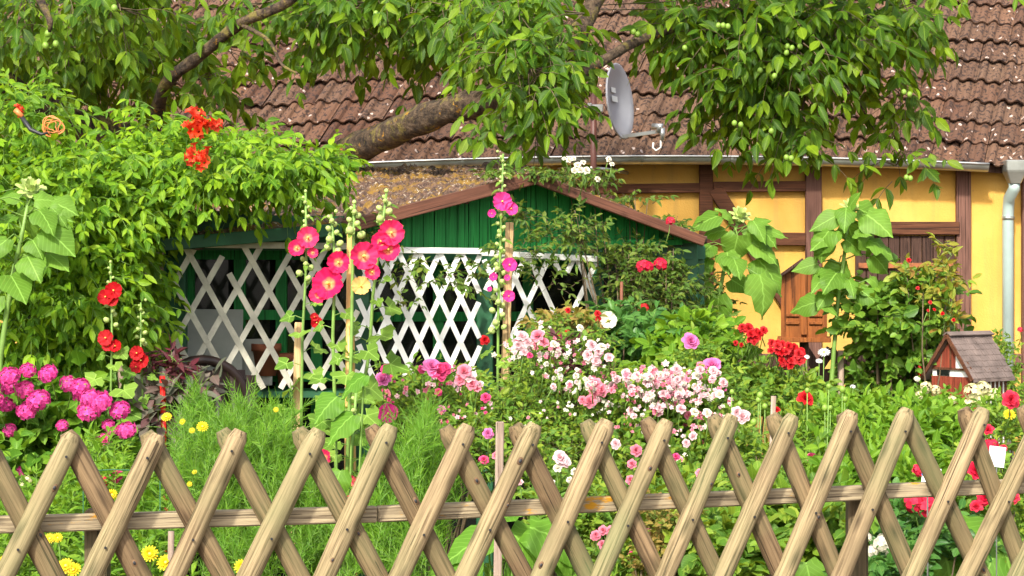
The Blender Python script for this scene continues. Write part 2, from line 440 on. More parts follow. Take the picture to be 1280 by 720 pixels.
class Foliage:
    """leaf blades (material 0) and thin stems (material 1) gathered in one mesh"""
    def __init__(s):
        s.V = []; s.Fc = []; s.UV = []; s.mi = []; s.nv = 0
    def _push(s, V, Fq, UVl, mi):
        s.V.append(V); s.Fc.append(Fq + s.nv); s.UV.append(UVl); s.mi.append(np.full(len(Fq), mi)); s.nv += len(V)
    def leaves(s, P, D, Nn, size, T, asp=None):
        tv, tf, tu = T
        D = norm(D); Nn = norm(Nn - D * (Nn * D).sum(1, keepdims=True)); L = np.cross(Nn, D)
        n = len(P); size = np.broadcast_to(size, (n,))
        sv = size[:, None, None]
        bend = rng.uniform(0.3, 1.9, (n, 1, 1))
        lat = rng.uniform(0.68, 1.2, (n, 1, 1))
        V = P[:, None, :] + sv * (tv[None, :, 0:1] * D[:, None, :] + lat * tv[None, :, 1:2] * L[:, None, :] + bend * tv[None, :, 2:3] * Nn[:, None, :])
        k = len(tv)
        Fq = (tf[None] + (np.arange(n) * k)[:, None, None]).reshape(-1, 4)
        UVl = np.tile(tu[tf.reshape(-1)], (n, 1))
        s._push(V.reshape(-1, 3), Fq, UVl, 0)
    def stems(s, A, B, r0, r1):
        """three-sided tapering rods from A to B"""
        n = len(A); D = norm(B - A)
        h = np.where(np.abs(D[:, 2:3]) > 0.9, np.array([[1.0, 0, 0]]), UPV[None])
        X = norm(np.cross(D, h)); Y = np.cross(D, X)
        V = []
        for q, r in ((A, r0), (B, r1)):
            for k in range(3):
                a = 2 * math.pi * k / 3
                V.append(q + (X * math.cos(a) + Y * math.sin(a)) * np.broadcast_to(r, (n,))[:, None])
        V = np.stack(V, 1)
        f = np.array([(0, 1, 4, 3), (1, 2, 5, 4), (2, 0, 3, 5)])
        Fq = (f[None] + (np.arange(n) * 6)[:, None, None]).reshape(-1, 4)
        s._push(V.reshape(-1, 3), Fq, np.zeros((len(Fq) * 4, 2)), 1)
    def sprigs(s, P, D, L, k, size, T=T_OVAL, droop=0.5, ang=55, nref=None, jit=0.35, opp=True, term=True, stem=0.0018, leafdroop=0.15, t0=0.2):
        m = len(P); L = np.broadcast_to(L, (m,))[:, None]
        D = norm(D)
        def pt(t): return P + L * (D * t + np.array([0, 0, -1.0]) * droop * t * t * 0.5)
        def tg(t): return norm(D + np.array([0, 0, -1.0]) * droop * t)
        if nref is None: nref = np.tile(norm((UPV * 0.6 + SUNV * 0.5)[None]), (m, 1))
        ts = np.linspace(t0, 0.95, k)
        for j, t in enumerate(ts):
            for sd in ((-1, 1) if opp else ((-1,) if j % 2 else (1,))):
                p, T_ = pt(t), tg(t)
                S = norm(np.cross(T_, nref) + 1e-6)
                a = R(ang) * (1.0 - 0.25 * t)
                d = T_ * math.cos(a) + S * math.sin(a) * sd + rng.normal(0, jit * 0.5, (m, 3)) + np.array([0, 0, -leafdroop])
                nn = nref + rng.normal(0, jit, (m, 3))
                sz = size * rng.uniform(0.5, 1.2, m) * (0.75 + 0.35 * math.sin(math.pi * min(1, t * 0.9 + 0.1)))
                s.leaves(p, d, nn, sz, T)
        if term:
            s.leaves(pt(1.0), tg(1.0) + rng.normal(0, 0.15, (m, 3)), nref + rng.normal(0, jit, (m, 3)), size * rng.uniform(0.8, 1.2, m), T)
        if stem:
            prev = pt(0)
            for t in (0.35, 0.7, 1.0):
                q = pt(t); s.stems(prev, q, stem * (1.3 - 0.7 * (t - 0.35)), stem * (1.2 - 0.8 * t)); prev = q
    def build(s, name, lm, sm, parent=None, off=(0, 0, 0)):
        V = np.concatenate(s.V) - np.array(off)[None]; Fq = np.concatenate(s.Fc); UVl = np.concatenate(s.UV); mi = np.concatenate(s.mi)
        me = bpy.data.meshes.new(name)
        me.vertices.add(len(V)); me.vertices.foreach_set('co', V.astype(np.float32).ravel())
        me.loops.add(len(Fq) * 4); me.loops.foreach_set('vertex_index', Fq.astype(np.int32).ravel())
        me.polygons.add(len(Fq)); me.polygons.foreach_set('loop_start', np.arange(0, len(Fq) * 4, 4, dtype=np.int32))
        me.materials.append(lm); me.materials.append(sm)
        me.polygons.foreach_set('material_index', mi.astype(np.int32))
        me.polygons.foreach_set('use_smooth', np.ones(len(Fq), bool))
        uv = me.uv_layers.new(name='UVMap'); uv.data.foreach_set('uv', UVl.astype(np.float32).ravel())
        me.update(calc_edges=True)
        return link(name, me, None, parent)

def V3(v): return np.array([v[0], v[1], v[2]], float)

def blob_points(px, py, rx, ry, d, rd, n, shell=0.5):
    """random points in an ellipsoid given by its centre, half sizes in the photo and half depth; returns points and outward directions"""
    c = V3(at(px, py, d)); s = d / F
    u = norm(rng.normal(0, 1, (n, 3)))
    r = (shell + (1 - shell) * rng.random(n)) ** 0.6
    r = np.where(rng.random(n) < 0.35, r * rng.uniform(0.3, 1, n), r)[:, None]
    E = np.array([rx * s, rd, ry * s])[None]
    return c[None] + u * r * E, norm(u * E)

# ------------------------------------------------------------------ flower meshes (unit radius, facing +Z)
def fl_hollyhock(mat):
    mb = MB(); n = 60; rr = [0.05, 0.25, 0.5, 0.75, 0.92, 1.0]
    V = []
    for j, r in enumerate(rr):
        for k in range(n):
            a = 2 * math.pi * k / n
            notch = 1 - 0.10 * (abs(math.sin(a * 2.5)) < 0.18) * (j / 5) - 0.03 * math.sin(a * 13) * (j > 3)
            z = 0.42 * r ** 1.6 - 0.30 + 0.09 * r * math.sin(a * 5 + .6) + 0.05 * (r ** 3) * math.sin(a * 13 + 1) + 0.035 * (r ** 2) * math.sin(a * 29)
            V.append((r * notch * math.cos(a), r * notch * math.sin(a), z))
    Fs = [(j * n + k, j * n + (k + 1) % n, (j + 1) * n + (k + 1) % n, (j + 1) * n + k) for j in range(len(rr) - 1) for k in range(n)]
    mb.add(V, Fs)
    mb.tube([(0, 0, -0.28), (0, 0, -0.05), (0, 0, 0.10)], [0.06, 0.10, 0.07], 8, 1)
    mb.sphere((0, 0, 0.10), 0.10, 8, 1)
    mb.add([(math.cos(a) * 0.3, math.sin(a) * 0.3, -0.28) for a in [2 * math.pi * k / 6 for k in range(6)]] + [(0, 0, -0.5)], [(k, (k + 1) % 6, 6) for k in range(6)], 2)
    return mb.mesh('flower', [mat, M['pistil'], M['bud']], True)

def petal(mb, az, tilt, length, width, base_r=0.05, cup=0.25, z0=0.0, mi=0, n=4, curl=0.1):
    ca, sa = math.cos(az), math.sin(az); V = []
    prof = [0.25, 0.75, 1.0, 0.92, 0.35] if n == 4 else [0.3, 1.0, 0.4]
    m = len(prof) - 1
    for i in range(m + 1):
        t = i / m; r = base_r + length * math.sin(tilt) * t
        z = z0 + length * math.cos(tilt) * t - curl * t * t * length
        w = width * prof[i]
        for s in (-1, 0, 1):
            x = r - abs(s) * (-cup) * w * math.cos(tilt) * -1; y = s * w
            zz = z + abs(s) * cup * w * math.sin(tilt)
            V.append((x * ca - y * sa, x * sa + y * ca, zz))
    mb.add(V, [f for i in range(m) for f in ((i * 3, i * 3 + 3, i * 3 + 4, i * 3 + 1), (i * 3 + 1, i * 3 + 4, i * 3 + 5, i * 3 + 2))], mi)

def fl_rose(mat, open_=1.0, seed=0):
    r = random.Random(seed); mb = MB()
    for ring, (cnt, tilt, ln, w) in enumerate([(6, 80, .95, .46), (6, 64, .82, .42), (5, 46, .66, .36), (5, 30, .5, .28), (4, 14, .38, .2)]):
        for k in range(cnt):
            az = 2 * math.pi * (k + 0.5 * (ring % 2)) / cnt + r.uniform(-.2, .2) + ring * 0.4
            petal(mb, az, R(tilt * open_ + r.uniform(-8, 8)), ln * r.uniform(.9, 1.08), w * r.uniform(.9, 1.1), 0.04, 0.45, 0.0, curl=0.25 if ring < 2 else -0.1)
    petal(mb, 0.5, R(130), .4, .12, 0.05, mi=1); petal(mb, 2.6, R(130), .4, .12, 0.05, mi=1); petal(mb, 4.4, R(130), .4, .12, 0.05, mi=1)
    return mb.mesh('flower', [mat, M['stem']], True)

def fl_ray(mat, n=16, rings=2, w=0.17, disc=True):
    r = random.Random(n); mb = MB()
    for q in range(rings):
        for k in range(n):
            petal(mb, 2 * math.pi * (k + .5 * q) / n + r.uniform(-.06, .06), R(86 - 22 * q + r.uniform(-6, 6)), (1 - .22 * q), w, 0.08, 0.15, 0.02 * q, n=2)
    if disc: mb.sphere((0, 0, 0.04), 0.24, 10, 1, (1, 1, .5))
    mb.tube([(0, 0, 0), (0, 0, -.25)], [0.2, 0.08], 8, 2)
    return mb.mesh('flower', [mat, M['pistil'], M['stem']], True)

def fl_cluster(mat, n=60, fr=0.17, flat=0.75, petals=4, seed=1, w=0.5):
    """dome of little four-petalled florets"""
    r = random.Random(seed); mb = MB()
    for i in range(n):
        t = (i + 0.5) / n; th = math.acos(1 - t * 1.25) if t * 1.25 < 2 else 0; ph = i * 2.39996 + r.uniform(-.2, .2)
        d = Vector((math.sin(th) * math.cos(ph), math.sin(th) * math.sin(ph), math.cos(th) * flat)) * r.uniform(.86, 1.02)
        nz = Vector((d.x, d.y, d.z / flat)).normalized()
        nz = (nz + Vector((r.uniform(-.3, .3), r.uniform(-.3, .3), r.uniform(-.3, .3)))).normalized()
        q = nz.to_track_quat('Z', 'Y').to_matrix()
        sub = MB(); a0 = r.uniform(0, 6)
        for k in range(petals): petal(sub, a0 + 2 * math.pi * k / petals, R(78), fr, fr * w, 0.01, 0.2, n=2)
        mb.add([d + q @ Vector(v) for v in sub.v], sub.f, 0)
    mb.tube([(0, 0, 0.2), (0, 0, -.4)], [0.12, 0.04], 6, 1)
    return mb.mesh('flower', [mat, M['stem']], True)

def fl_trumpets(mat):
    r = random.Random(5); mb = MB()
    for i in range(9):
        d = Vector((r.uniform(-1, 1), r.uniform(-.9, .9), r.uniform(.1, .9))).normalized()
        q = d.to_track_quat('Z', 'Y').to_matrix(); c = Vector((r.uniform(-.35, .35), r.uniform(-.3, .3), 0))
        sub = MB(); n = 10; V = []
        for rr, z in ((.05, 0), (.08, .3), (.14, .55), (.34, .68)):
            for k in range(n):
                a = 2 * math.pi * k / n; q2 = rr * (1 + (.25 * math.cos(5 * a) if rr > .3 else 0)); V.append((q2 * math.cos(a), q2 * math.sin(a), z))
        sub.add(V, [(j * n + k, j * n + (k + 1) % n, (j + 1) * n + (k + 1) % n, (j + 1) * n + k) for j in range(3) for k in range(n)])
        mb.add([c + q @ Vector(v) for v in sub.v], sub.f)
    return mb.mesh('flower', [mat], True)

FL = {k: fl_hollyhock(PM[m]) for k, m in dict(h_pink='holly_pink', h_mag='holly_magenta', h_red='holly_red', h_yel='holly_yellow', single='peachwhite').items()}
for k, m in dict(r_pale='pale_pink', r_mid='mid_pink', r_hot='hot_pink', r_lil='lilac_pink', r_red='red', r_white='white', r_crim='crimson').items():
    FL[k] = fl_rose(PM[m], seed=hash(m) % 97 if False else len(k) + ord(k[2]))
FL['hydr'] = fl_cluster(PM['hydr'], 56, .27, .5)
FL['ger'] = fl_cluster(PM['red'], 17, .46, .7, 5, 3, .62)
FL['crim'] = fl_cluster(PM['crimson'], 15, .46, .8, 5, 4, .62)
FL['cream'] = fl_cluster(PM['cream'], 18, .42, .9, 5, 8)
FL['wclus'] = fl_cluster(PM['white'], 24, .40, .9, 5, 9)
FL['yellow'] = fl_ray(PM['yellow'], 16, 3)
FL['daisy'] = fl_ray(PM['daisy'], 18, 1, .14)
FL['trumpet'] = fl_trumpets(PM['orange'])
bm_ = MB(); bm_.sphere((0, 0, 0), 1, 8, 0, (1, 1, 1.15))
for k in range(5): petal(bm_, k * 1.257, R(55), 1.1, .5, .3, .3, -.9, n=2)
BUD = bm_.mesh('bud', [M['bud']], True)
nb = MB(); nb.sphere((0, 0, 0), 1, 10, 0, (1, 1, 1.15)); NUT = nb.mesh('walnut', [M['nut']], True)

def put(name, me, p, size, face, parent, spin=None):
    o = bpy.data.objects.new(name, me); COL.objects.link(o); o.parent = parent
    o.location = Vector(p) - parent.location
    q = Vector(face).normalized().to_track_quat('Z', 'Y')
    q = q @ Matrix.Rotation(spin if spin is not None else rnd.uniform(0, 6.28), 3, 'Z').to_quaternion()
    o.rotation_euler = q.to_euler(); o.scale = (size,) * 3
    return o

def blooms(key, px, py, s, n, d, spread=1.0):
    """a truss of small blooms round one point"""
    k = s / d * F * .8 * spread
    return [(key, px + rnd.uniform(-k, k), py + rnd.uniform(-k, k) * .6, s * rnd.uniform(.42, .58), d + rnd.uniform(-.02, .02)) for _ in range(n)]

def blossom_mass(parent, boxes, mats, seed=4):
    """the many tiny blossoms beyond the ones built one by one: a single part"""
    r = random.Random(seed); mb = MB(parent.location)
    for (x0, y0, x1, y1, d, n, s0, s1) in boxes:
        cs = [(r.uniform(x0, x1), r.uniform(y0, y1)) for _ in range(max(1, n // 6))]
        for i in range(n):
            cx_, cy_ = cs[i % len(cs)]
            p = at(cx_ + r.gauss(0, 11), cy_ + r.gauss(0, 8), d + r.uniform(-.12, .10)); s = r.uniform(s0, s1); mi = r.choice(range(len(mats)))
            q = Vector((r.uniform(-.8, .8), -1, r.uniform(-.2, 1.2))).normalized().to_track_quat('Z', 'Y').to_matrix()
            sub = MB(); a0 = r.uniform(0, 6)
            for ring in range(2):
                for k in range(5): petal(sub, a0 + 1.257 * k + ring * .6, R(75 - 35 * ring + r.uniform(-12, 12)), 1 - .3 * ring, .42, .05, .4, n=2)
            mb.add([p + (q @ Vector(v)) * s for v in sub.v], sub.f, mi)
    tag(mb.build('blossom', mats, parent, True), kind='stuff')

def facing(up=0.3, jit=0.35, side=0.0):
    return Vector((rnd.uniform(-jit, jit) + side, -1, up + rnd.uniform(-jit, jit)))

def face_stems(parent, pts, r=0.002, mat='stem'):
    """short stalks that carry flowers down into the plant"""
    for p in pts:
        mb = MB(parent.location)
        p = Vector(p); q = p + Vector((rnd.uniform(-.03, .03), rnd.uniform(.02, .07), -rnd.uniform(.06, .11)))
        mb.tube([p + Vector((0, .005, 0)), (p + q) / 2 + Vector((rnd.uniform(-.01, .01), 0, 0)), q], [r, r, r * 1.3], 5)
        mb.build('stalk', M[mat], parent, True)
# @@STRUCTURE
# ------------------------------------------------------------------ ground
def build_ground():
    mb = MB(); xs = [-60, -20, -8] + [x * 0.25 - 5 for x in range(0, 41)] + [8, 20, 60]; ys = [-30, -5, 2, 3.5] + [4 + i * 0.25 for i in range(0, 44)] + [18, 40, 90]
    for y in ys:
        for x in xs:
            dz = 0 if abs(x) > 6 or y > 15 else 0.025 * math.sin(x * 5.1 + y * 3) * math.cos(y * 4.3 - x)
            mb.v.append((x, y, ground(y) + dz))
    n = len(xs)
    for j in range(len(ys) - 1):
        for i in range(n - 1):
            mb.f.append((j * n + i, j * n + i + 1, (j + 1) * n + i + 1, (j + 1) * n + i)); mb.m.append(0)
    tag(mb.build('ground', M['soil'], None, True), 'brown garden soil under the plants', kind='structure')
build_ground()

# ------------------------------------------------------------------ farmhouse
WALL_D = 13.5; EAVE_D = 13.37; PITCH = R(45); ROWL = 0.215
def eave_z(x):
    px = CX + x * F / EAVE_D
    q = max(-520, min(520, px - 830))
    return CAMZ + (HY - (190 + 0.60e-4 * q * q)) / F * EAVE_D

m, nt, b = new_mat('roof_tile')
geo = nt.nodes.new('ShaderNodeNewGeometry')
v = coords(nt, (1, 1, 1), False)
base = ramp(nt, geo.outputs['Random Per Island'], [(0, (0.080, 0.033, 0.018)), (.35, (0.118, 0.052, 0.028)), (.7, (0.165, 0.080, 0.044)), (1, (0.115, 0.060, 0.036))])
big = noise(nt, v, 1.1, 4)
base = mix(nt, math_n(nt, 'MULTIPLY', math_n(nt, 'SUBTRACT', big, 0.42, True), 2.0, True), base, (0.135, 0.082, 0.050))
ds = noise(nt, v, 42, 3, 0.5)
base = mix(nt, math_n(nt, 'MULTIPLY', math_n(nt, 'GREATER_THAN', ds, 0.555), .93), base, (0.028, 0.014, 0.010))
vo = N(nt, 'ShaderNodeTexVoronoi', Scale=15.0); nt.links.new(v, vo.inputs['Vector'])
sel = math_n(nt, 'LESS_THAN', math_n(nt, 'ADD', vo.outputs['Distance'], math_n(nt, 'MULTIPLY', noise(nt, v, 60, 2), .35)), 0.37)
sc2 = nt.nodes.new('ShaderNodeSeparateColor'); nt.links.new(vo.outputs['Color'], sc2.inputs[0])
sel = math_n(nt, 'MULTIPLY', sel, math_n(nt, 'GREATER_THAN', math_n(nt, 'ADD', math_n(nt, 'MULTIPLY', sc2.outputs[0], .45), noise(nt, v, 1.7, 4)), .80))
base = mix(nt, math_n(nt, 'MULTIPLY', sel, .8), base, (0.58, 0.46, 0.40))
mossn = noise(nt, v, 5, 5, .7)
base = mix(nt, math_n(nt, 'MULTIPLY', math_n(nt, 'GREATER_THAN', mossn, .66), .7), base, (0.10, 0.055, 0.035))
nt.links.new(base, b.inputs['Base Color']); b.inputs['Roughness'].default_value = .85
bump(nt, b, noise(nt, v, 70, 4), .6, .006)
M['tile'] = m

def stucco():
    m, nt, b = new_mat('yellow_render')
    v = coords(nt, (1, 1, 1), False)
    n1 = noise(nt, v, 2.2, 5, .6)
    c = ramp(nt, n1, [(.3, (0.62, 0.33, 0.055)), (.5, (0.70, 0.385, 0.075)), (.7, (0.75, 0.44, 0.10))])
    streak = noise(nt, coords(nt, (9, 9, .8), False), 1.5, 4)
    c = mix(nt, math_n(nt, 'MULTIPLY', math_n(nt, 'SUBTRACT', streak, .50, True), 2.0), c, (0.45, 0.28, 0.08))
    c = mix(nt, math_n(nt, 'MULTIPLY', math_n(nt, 'GREATER_THAN', noise(nt, v, 26, 4, .7), .66), .35), c, (0.36, 0.22, 0.08))
    c = mix(nt, math_n(nt, 'MULTIPLY', math_n(nt, 'SUBTRACT', noise(nt, v, .9, 2), .5, True), 1.6), c, (0.80, 0.57, 0.19))
    nt.links.new(c, b.inputs['Base Color']); b.inputs['Roughness'].default_value = .9
    bump(nt, b, noise(nt, v, 90, 4), .5, .006)
    return m
M['stucco'] = stucco()
M['timber'] = wood_mat('timber', (0.18, 0.088, 0.064), (0.09, 0.042, 0.03), scale=.6, knots=False)
M['timber_h'] = wood_mat('timber_horizontal', (0.125, 0.048, 0.023), (0.06, 0.024, 0.013), axis=0, scale=.6, knots=False)
M['door'] = wood_mat('door_wood', (0.085, 0.045, 0.032), (0.03, 0.014, 0.010), scale=.7, knots=False)
M['rust'] = simple('rusty_iron', (0.30, 0.10, 0.035), .8, var=.5, scale=25)
M['zinc'] = simple('zinc', (0.42, 0.44, 0.40), .38, .75, var=.3, scale=6, bmp=.1)
M['pipe'] = simple('painted_zinc_pipe', (0.38, 0.48, 0.45), .5, .1, var=.12, scale=5, bmp=.05)
M['dark'] = simple('dark_interior', (0.012, 0.012, 0.010), .9, bmp=0)
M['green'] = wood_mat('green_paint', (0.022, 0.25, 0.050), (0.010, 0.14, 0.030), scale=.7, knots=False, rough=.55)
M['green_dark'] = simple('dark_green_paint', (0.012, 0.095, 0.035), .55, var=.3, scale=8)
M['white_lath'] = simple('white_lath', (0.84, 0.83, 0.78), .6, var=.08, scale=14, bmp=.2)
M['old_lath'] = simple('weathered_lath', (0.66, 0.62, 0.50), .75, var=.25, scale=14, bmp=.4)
M['fascia'] = wood_mat('brown_fascia', (0.15, 0.062, 0.038), (0.07, 0.03, 0.02), axis=0, scale=.7, knots=False, rough=.5)
M['plastic_brown'] = simple('brown_plastic', (0.020, 0.010, 0.008), .45, var=.1, bmp=0)
M['terracotta'] = simple('terracotta', (0.30, 0.09, 0.04), .8)
M['card'] = simple('pale_card', (0.42, 0.43, 0.38), .7, var=.1, bmp=0)
M['blackpl'] = simple('black_rubber', (0.02, 0.02, 0.022), .5, var=.1, bmp=0)
M['orange_cord'] = simple('orange_cord', (0.72, 0.22, 0.06), .45, var=.2, bmp=0)
M['dish'] = simple('dish_enamel', (0.36, 0.36, 0.39), .45, .1, var=.06, scale=3, bmp=0)
M['steel'] = simple('galvanised_steel', (0.5, 0.5, 0.48), .35, .8, var=.1, bmp=0)
M['mast'] = simple('brown_mast', (0.12, 0.045, 0.035), .5, var=.3, bmp=0)
M['white_tag'] = simple('white_label', (0.80, 0.82, 0.80), .5, var=.03, bmp=0)
M['label_print'] = simple('label_print', (0.03, 0.25, 0.62), .5, var=.1, bmp=0)
M['red_paint'] = simple('red_lacquer', (0.62, 0.015, 0.01), .35, var=.1, bmp=0)

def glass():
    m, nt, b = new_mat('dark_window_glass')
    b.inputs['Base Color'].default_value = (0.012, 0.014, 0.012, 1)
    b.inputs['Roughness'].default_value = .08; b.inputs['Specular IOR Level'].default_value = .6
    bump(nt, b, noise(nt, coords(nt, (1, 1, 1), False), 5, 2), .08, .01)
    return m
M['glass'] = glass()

def moss_roof():
    m, nt, b = new_mat('mossy_felt')
    v = coords(nt, (1, 1, 1), False)
    n1 = noise(nt, v, 7, 6, .7); n2 = noise(nt, coords(nt, (14, 6, 14), False), 2.5, 6, .7); n3 = noise(nt, v, 45, 3, .6)
    c = ramp(nt, n2, [(.34, (0.025, 0.014, 0.010)), (.46, (0.085, 0.045, 0.030)), (.56, (0.155, 0.085, 0.052)), (.7, (0.20, 0.14, 0.095))])
    c = mix(nt, ramp(nt, n1, [(.50, (0, 0, 0)), (.57, (1, 1, 1))]), c, (0.24, 0.13, 0.016))
    c = mix(nt, ramp(nt, n1, [(.63, (0, 0, 0)), (.70, (.8, .8, .8))]), c, (0.14, 0.15, 0.02))
    c = mix(nt, ramp(nt, n3, [(.62, (0, 0, 0)), (.64, (1, 1, 1))]), c, (0.50, 0.42, 0.32))
    c = mix(nt, ramp(nt, n3, [(.34, (1, 1, 1)), (.37, (0, 0, 0))]), c, (0.02, 0.012, 0.01))
    nt.links.new(c, b.inputs['Base Color']); b.inputs['Roughness'].default_value = .95
    bump(nt, b, math_n(nt, 'ADD', n1, math_n(nt, 'MULTIPLY', n3, .4)), .9, .03)
    return m
M['moss'] = moss_roof()

def build_house():
    h = thing('farmhouse', 'yellow half-timbered farmhouse with a steep brown tiled roof, at the back of the garden', 'house', (0, WALL_D, ground(WALL_D)))
    o = h.location
    g = ground(WALL_D)
    # walls: front panel as a solid with side and back walls
    mb = MB(o)
    X0, X1 = -6.0, 6.0; top = 2.44
    mb.box((0, WALL_D + .15, (g + top) / 2 - .1), (X1 - X0, .3, top - g + .2))
    mb.box((X0 + .15, WALL_D + 3.3, (g + top) / 2 - .1), (.3, 6.0, top - g + .2)); mb.box((X1 - .15, WALL_D + 3.3, (g + top) / 2 - .1), (.3, 6.0, top - g + .2))
    mb.box((0, WALL_D + 6.45, (g + top) / 2 - .1), (X1 - X0, .3, top - g + .2))
    for x in (X0 + .15, X1 - .15):
        mb.prism([(x - .14, WALL_D + .1, top), (x - .14, WALL_D + 6.5, top), (x - .14, WALL_D + 3.3, top + 3.1)], (.28, 0, 0))
    mb.build('wall', M['stucco'], h)
    # roof tiles
    rt = MB(o); TW = 0.176; cs, sn = math.cos(PITCH), math.sin(PITCH); nv = Vector((0, -sn, cs))
    prof = [(0, 0), (.06, .006), (.14, .021), (.24, .027), (.33, .021), (.41, .006), (.50, 0.001), (.58, .002), (.66, .011), (.76, .015), (.86, .010), (.94, .001)]
    nrow = 21; ntile = int(12.4 / TW)
    for i in range(nrow):
        s0 = i * ROWL - .03; s1 = s0 + ROWL + .05
        for t in range(ntile):
            x0 = -6.2 + t * TW
            jz = rnd.uniform(-.005, .005); js = rnd.uniform(-.014, .014); jx = rnd.uniform(-.003, .003)
            V = []
            pr = prof + [(1.0, 0)]
            for (u, hh) in pr:
                xx = x0 + u * TW
                for s, extra in ((s0, -.020), (s0, .004), (s1, -.030)):
                    hgt = .040 + hh * 1.3 + extra + jz + (js * u)
                    if extra == -.020: hgt = .031 + hh * 1.3 + jz + (js * u)
                    sx = 0.30 * s * 1.0 - 0.06
                    sp = Vector((xx + sx + jx, EAVE_D + s * cs, 0)) + nv * hgt
                    sp.z += eave_z(xx + sx) - (0.05) + s * sn
                    V.append(sp)
            n = len(pr)
            rt.add(V, [f for k in range(n - 1) for f in ((k * 3, (k + 1) * 3, (k + 1) * 3 + 1, k * 3 + 1), (k * 3 + 1, (k + 1) * 3 + 1, (k + 1) * 3 + 2, k * 3 + 2))])
    smax = nrow * ROWL
    # underlay, back slope and ridge
    zc = 2.40
    rt.add([(-6.2, EAVE_D + .22 * cs, zc - .07 + .22 * sn), (6.2, EAVE_D + .22 * cs, zc - .07 + .22 * sn), (6.2, EAVE_D + smax * cs, zc - .07 + smax * sn), (-6.2, EAVE_D + smax * cs, zc - .07 + smax * sn)], [(0, 1, 2, 3)])
    rt.add([(-6.2, EAVE_D + smax * cs, zc + smax * sn), (6.2, EAVE_D + smax * cs, zc + smax * sn), (6.2, EAVE_D + 2 * smax * cs, zc), (-6.2, EAVE_D + 2 * smax * cs, zc)], [(0, 1, 2, 3)])
    rt.build('roof', M['tile'], h)
    # eave board and soffit
    eb = MB(o)
    for k in range(24):
        xa, xb = -6 + k * .5, -5.5 + k * .5
        za, zb = eave_z(xa) - .055, eave_z(xb) - .055
        eb.bar((xa, EAVE_D + .03, za), (xb, EAVE_D + .03, zb), .05, .03, (0, -1, 0))
        eb.add([(xa, EAVE_D + .045, za - .01), (xb, EAVE_D + .045, zb - .01), (xb, WALL_D - .002, zb + .10), (xa, WALL_D - .002, za + .10)], [(0, 1, 2, 3)])
    eb.build('eave_board', M['door'], h)
    # timbers
    P = lambda px, py, off=0.0: at(px, py, WALL_D - off)
    tn = 0.045
    def beam(x0, y0, x1, y1, wpx, mat, k=0):
        b_ = MB(o); y = WALL_D - tn / 2 - .002 - k * .004
        A = at(x0, y0, WALL_D); B = at(x1, y1, WALL_D); A.y = B.y = y
        b_.bar(A, B, wpx / F * WALL_D, tn, (0, -1, 0))
        b_.build('timber', M[mat], h, bevel=.004)
    gy = HY + (CAMZ - g) * F / WALL_D
    beam(882, 188, 882, gy, 17, 'timber_h'); beam(1016, 188, 1016, gy, 20, 'timber'); beam(1203, 188, 1203, gy, 18, 'timber'); beam(1285, 188, 1285, gy, 18, 'timber')
    beam(640, 188, 640, gy, 18, 'timber'); beam(380, 188, 380, gy, 18, 'timber'); beam(120, 188, 120, gy, 18, 'timber'); beam(760, 188, 760, gy, 17, 'timber')
    beam(650, 238, 874, 235, 12, 'timber_h', 1); beam(891, 234, 1006, 233, 13, 'timber_h', 1); beam(891, 298, 1006, 299, 16, 'timber_h', 1)
    beam(893, 236, 1004, 412, 18, 'timber_h', 2); beam(130, 240, 370, 240, 14, 'timber_h', 1)
    beam(891, 450, 1006, 450, 16, 'timber', 1); beam(1212, 450, 1275, 450, 16, 'timber', 1)
    beam(1295, 300, 1480, 300, 16, 'timber_h', 1)
    # plank door
    dr = MB(o); x0, x1 = at(1068, 0, WALL_D).x, at(1193, 0, WALL_D).x; zt = at(0, 276, WALL_D).z; n = 9
    w = (x1 - x0) / n
    for k in range(n):
        dz = rnd.uniform(-.004, .004)
        dr.box((x0 + (k + .5) * w, WALL_D - .02 + dz, (zt - .10 + g) / 2), (w - .006, .025, zt - .10 - g))
    door = dr.build('door', M['door'], h, bevel=.002)
    f_ = MB(o); f_.box(((x0 + x1) / 2 , WALL_D - .035, zt - .05), (x1 - x0 + .04, .06, .085))
    f_.build('lintel', M['timber_h'], h, bevel=.004)
    hg = MB(o); hz = at(0, 332, WALL_D).z
    hg.box((x0 + .33, WALL_D - .045, hz), (.62, .02, .035)); hg.build('hinge', M['rust'], door, bevel=.002)
    return h
house = build_house()

def build_gutter():
    g0 = at(840, 190, EAVE_D - .07)
    t = thing('gutter', 'grey zinc half-round rain gutter hanging along the eave of the farmhouse roof', 'gutter', g0)
    mb = MB(t.location); r = .05; n = 10; xs = [-4.2 + .2 * k for k in range(38)]
    xs = [x for x in xs if x < 3.05] + [3.08]
    V = []
    for x in xs:
        z = eave_z(x) - .035
        for k in range(n + 1):
            a = math.pi + math.pi * k / n
            V.append((x, EAVE_D - .07 + r * math.cos(a), z + r * math.sin(a)))
    mb.add(V, [(i * (n + 1) + k, i * (n + 1) + k + 1, (i + 1) * (n + 1) + k + 1, (i + 1) * (n + 1) + k) for i in range(len(xs) - 1) for k in range(n)])
    mb.build('channel', M['zinc'], t, True)
    rm = MB(t.location); rm.tube([(x, EAVE_D - .07 - r, eave_z(x) - .034) for x in xs], .008, 6)
    rm.build('rim', M['steel'], t, True)
    for x in np.arange(-3.8, 3.0, .58):
        b_ = MB(t.location)
        pts = [(x, EAVE_D - .07 + (r + .003) * math.cos(a), eave_z(x) - .035 + (r + .003) * math.sin(a)) for a in [math.pi + math.pi * k / 8 for k in range(9)]]
        for p, q in zip(pts[:-1], pts[1:]): b_.bar(p, q, .016, .004, (0, 0, 1) if abs(p[2] - q[2]) < .01 else (0, -1, 0))
        b_.build('bracket', M['zinc'], t)
build_gutter()

